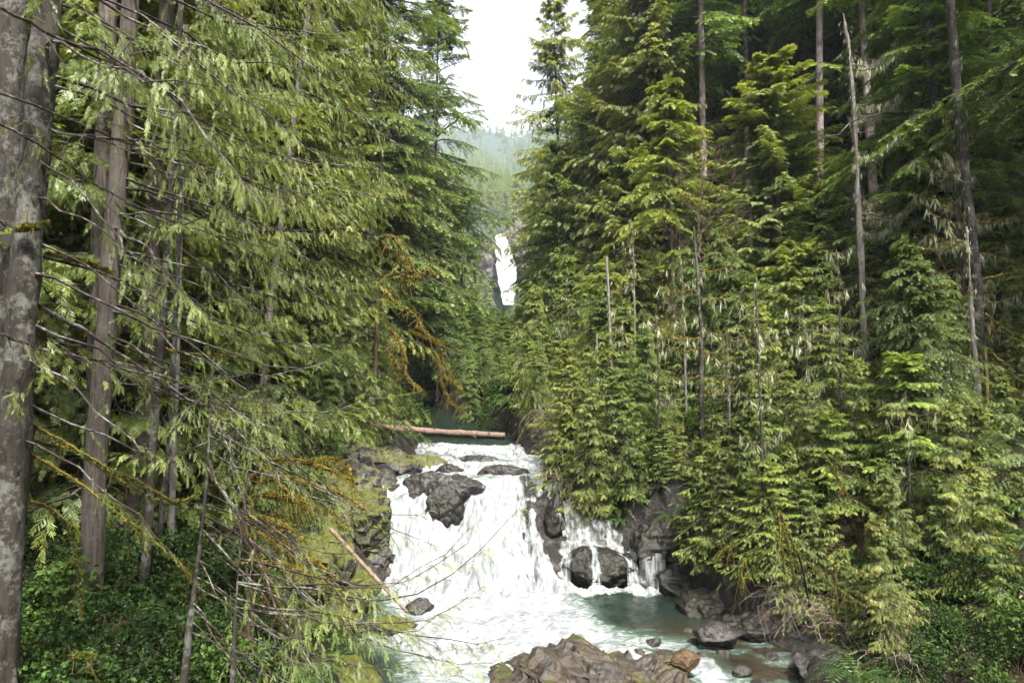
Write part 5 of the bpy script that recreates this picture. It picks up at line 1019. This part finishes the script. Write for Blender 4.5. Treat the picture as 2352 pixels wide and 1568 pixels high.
scatter('fern', FE, 20, (-9, -3, 33, 42), 'fern on the mossy bank by the left end of the log', 'fern', 'ferns by the log', (.7, 1.1), (.9, 1.3), (.2, 4), 19)
scatter('fern', FE, 26, (-5, 2.5, 34.5, 43), 'fern on the steep bank behind the right end of the log', 'fern', 'ferns behind the right end of the log', (.8, 1.5), (.8, 1.2), (.1, 4), 22, hgt=1)
scatter('salal_shrub', SH, 22, (-4, 2.5, 35, 43), 'bush on the steep bank at the right end of the log', 'bush', 'bushes at the right end of the log', (.6, 1.0), (.6, 1.0), (.1, 4), 23, hgt=1)
scatter('fern', FE, 24, (-9, -3, 8.5, 14), 'sword fern at the bottom left under the near trunks', 'fern', 'sword ferns at the bottom left', (.9, 1.5), (.8, 1.3), (.8, 99), 24)
scatter('cedar_sapling', [CR['cedar_young']], 16, (10, 22, 15, 27), 'small cedar on the bare slope at the right edge of the frame', 'sapling', 'saplings at the right edge', (.4, .7), (.8, 1.05), (2, 99), 25, pxbox=(2080, 2420, 900, 1290))
scatter('fern', FE, 24, (10, 20, 15, 27), 'fern on the slope at the right edge of the frame', 'fern', 'ferns at the right edge', (.8, 1.4), (.6, 1.0), (2, 99), 26, pxbox=(2050, 2420, 950, 1350))
scatter('cedar_sapling', [CR['cedar_young']], 14, (6, 12, 13, 19), 'drooping cedar sapling among the salal at lower right', 'sapling', 'saplings among the lower right salal', (.3, .5), (.8, 1.05), (1.4, 6), 27, pxbox=(1700, 2400, 1200, 1500))
# ground cover: moss, seedlings and litter over both banks
n = 90000; D = rng.uniform(8, 40, n)**1.0; X = np.where(rng.random(n) < .45, rng.uniform(-16, -2.5, n), rng.uniform(0, 19, n)); e_ = np.maximum(shoreL(D)-X, X-shoreR(D)); k = e_ > .9; X, D, e_ = X[k], D[k], e_[k]
k = (fbm(stackz(X*.6, D*.6), 3, 91) > -.12); X, D, e_ = X[k], D[k], e_[k]; Z = height(X, D)
for nm, mt, pick, tp_, sz, lb in [('moss', 'greenmoss', (np.arange(len(X)) % 5 < 2) & (e_ < 7), TUFT, (.10, .24), 'moss'), ('ground_cover', 'broad', np.arange(len(X)) % 5 == 2, LEAFT, (.08, .18), 'cover'), ('leaf_litter', 'litter', np.arange(len(X)) % 5 > 2, LEAFT, (.06, .15), 'litter')]:
    mb = MB(); m_ = int(pick.sum()); d = rng.normal(size=(m_, 3)); d[:, 2] = abs(d[:, 2])*.7
    place(mb, *tp_, np.stack([X, D, Z+.02], -1)[pick], d, rng.normal(size=(m_, 3))*.5+[0, 0, 1], rng.uniform(*sz, m_), .42+rng.normal(size=m_)*.14+.2*fbm(stackz(X, D)[pick], 2, 8))
    tag(link(nm, mb.mesh(nm, [M[mt]], False)), kind='stuff')

# ------------------------------------------------------------------ haze
import bmesh
bm = bmesh.new(); bmesh.ops.create_cube(bm, size=1); me = bpy.data.meshes.new('haze'); bm.to_mesh(me); bm.free()
hz = link('haze', me); lo = float(GZ.min())-2; hi = float(GZ.max())+40
wd_ = float(cols.max())*2+40; hz.scale = (wd_, float(rows.max()-rows.min())+40, hi-lo); hz.location = (0, float(rows.max()+rows.min())/2, (hi+lo)/2); tag(hz, kind='stuff')
m, nt = newmat('haze'); pv = nd(nt, 'VolumePrincipled', Density=.00016); pv.inputs['Color'].default_value = (.72, .84, 1, 1); pv.inputs['Anisotropy'].default_value = .1
nt.links.new(pv.outputs[0], nd(nt, 'OutputMaterial').inputs['Volume']); me.materials.append(m)
print('done', round(time.time()-T0, 1))
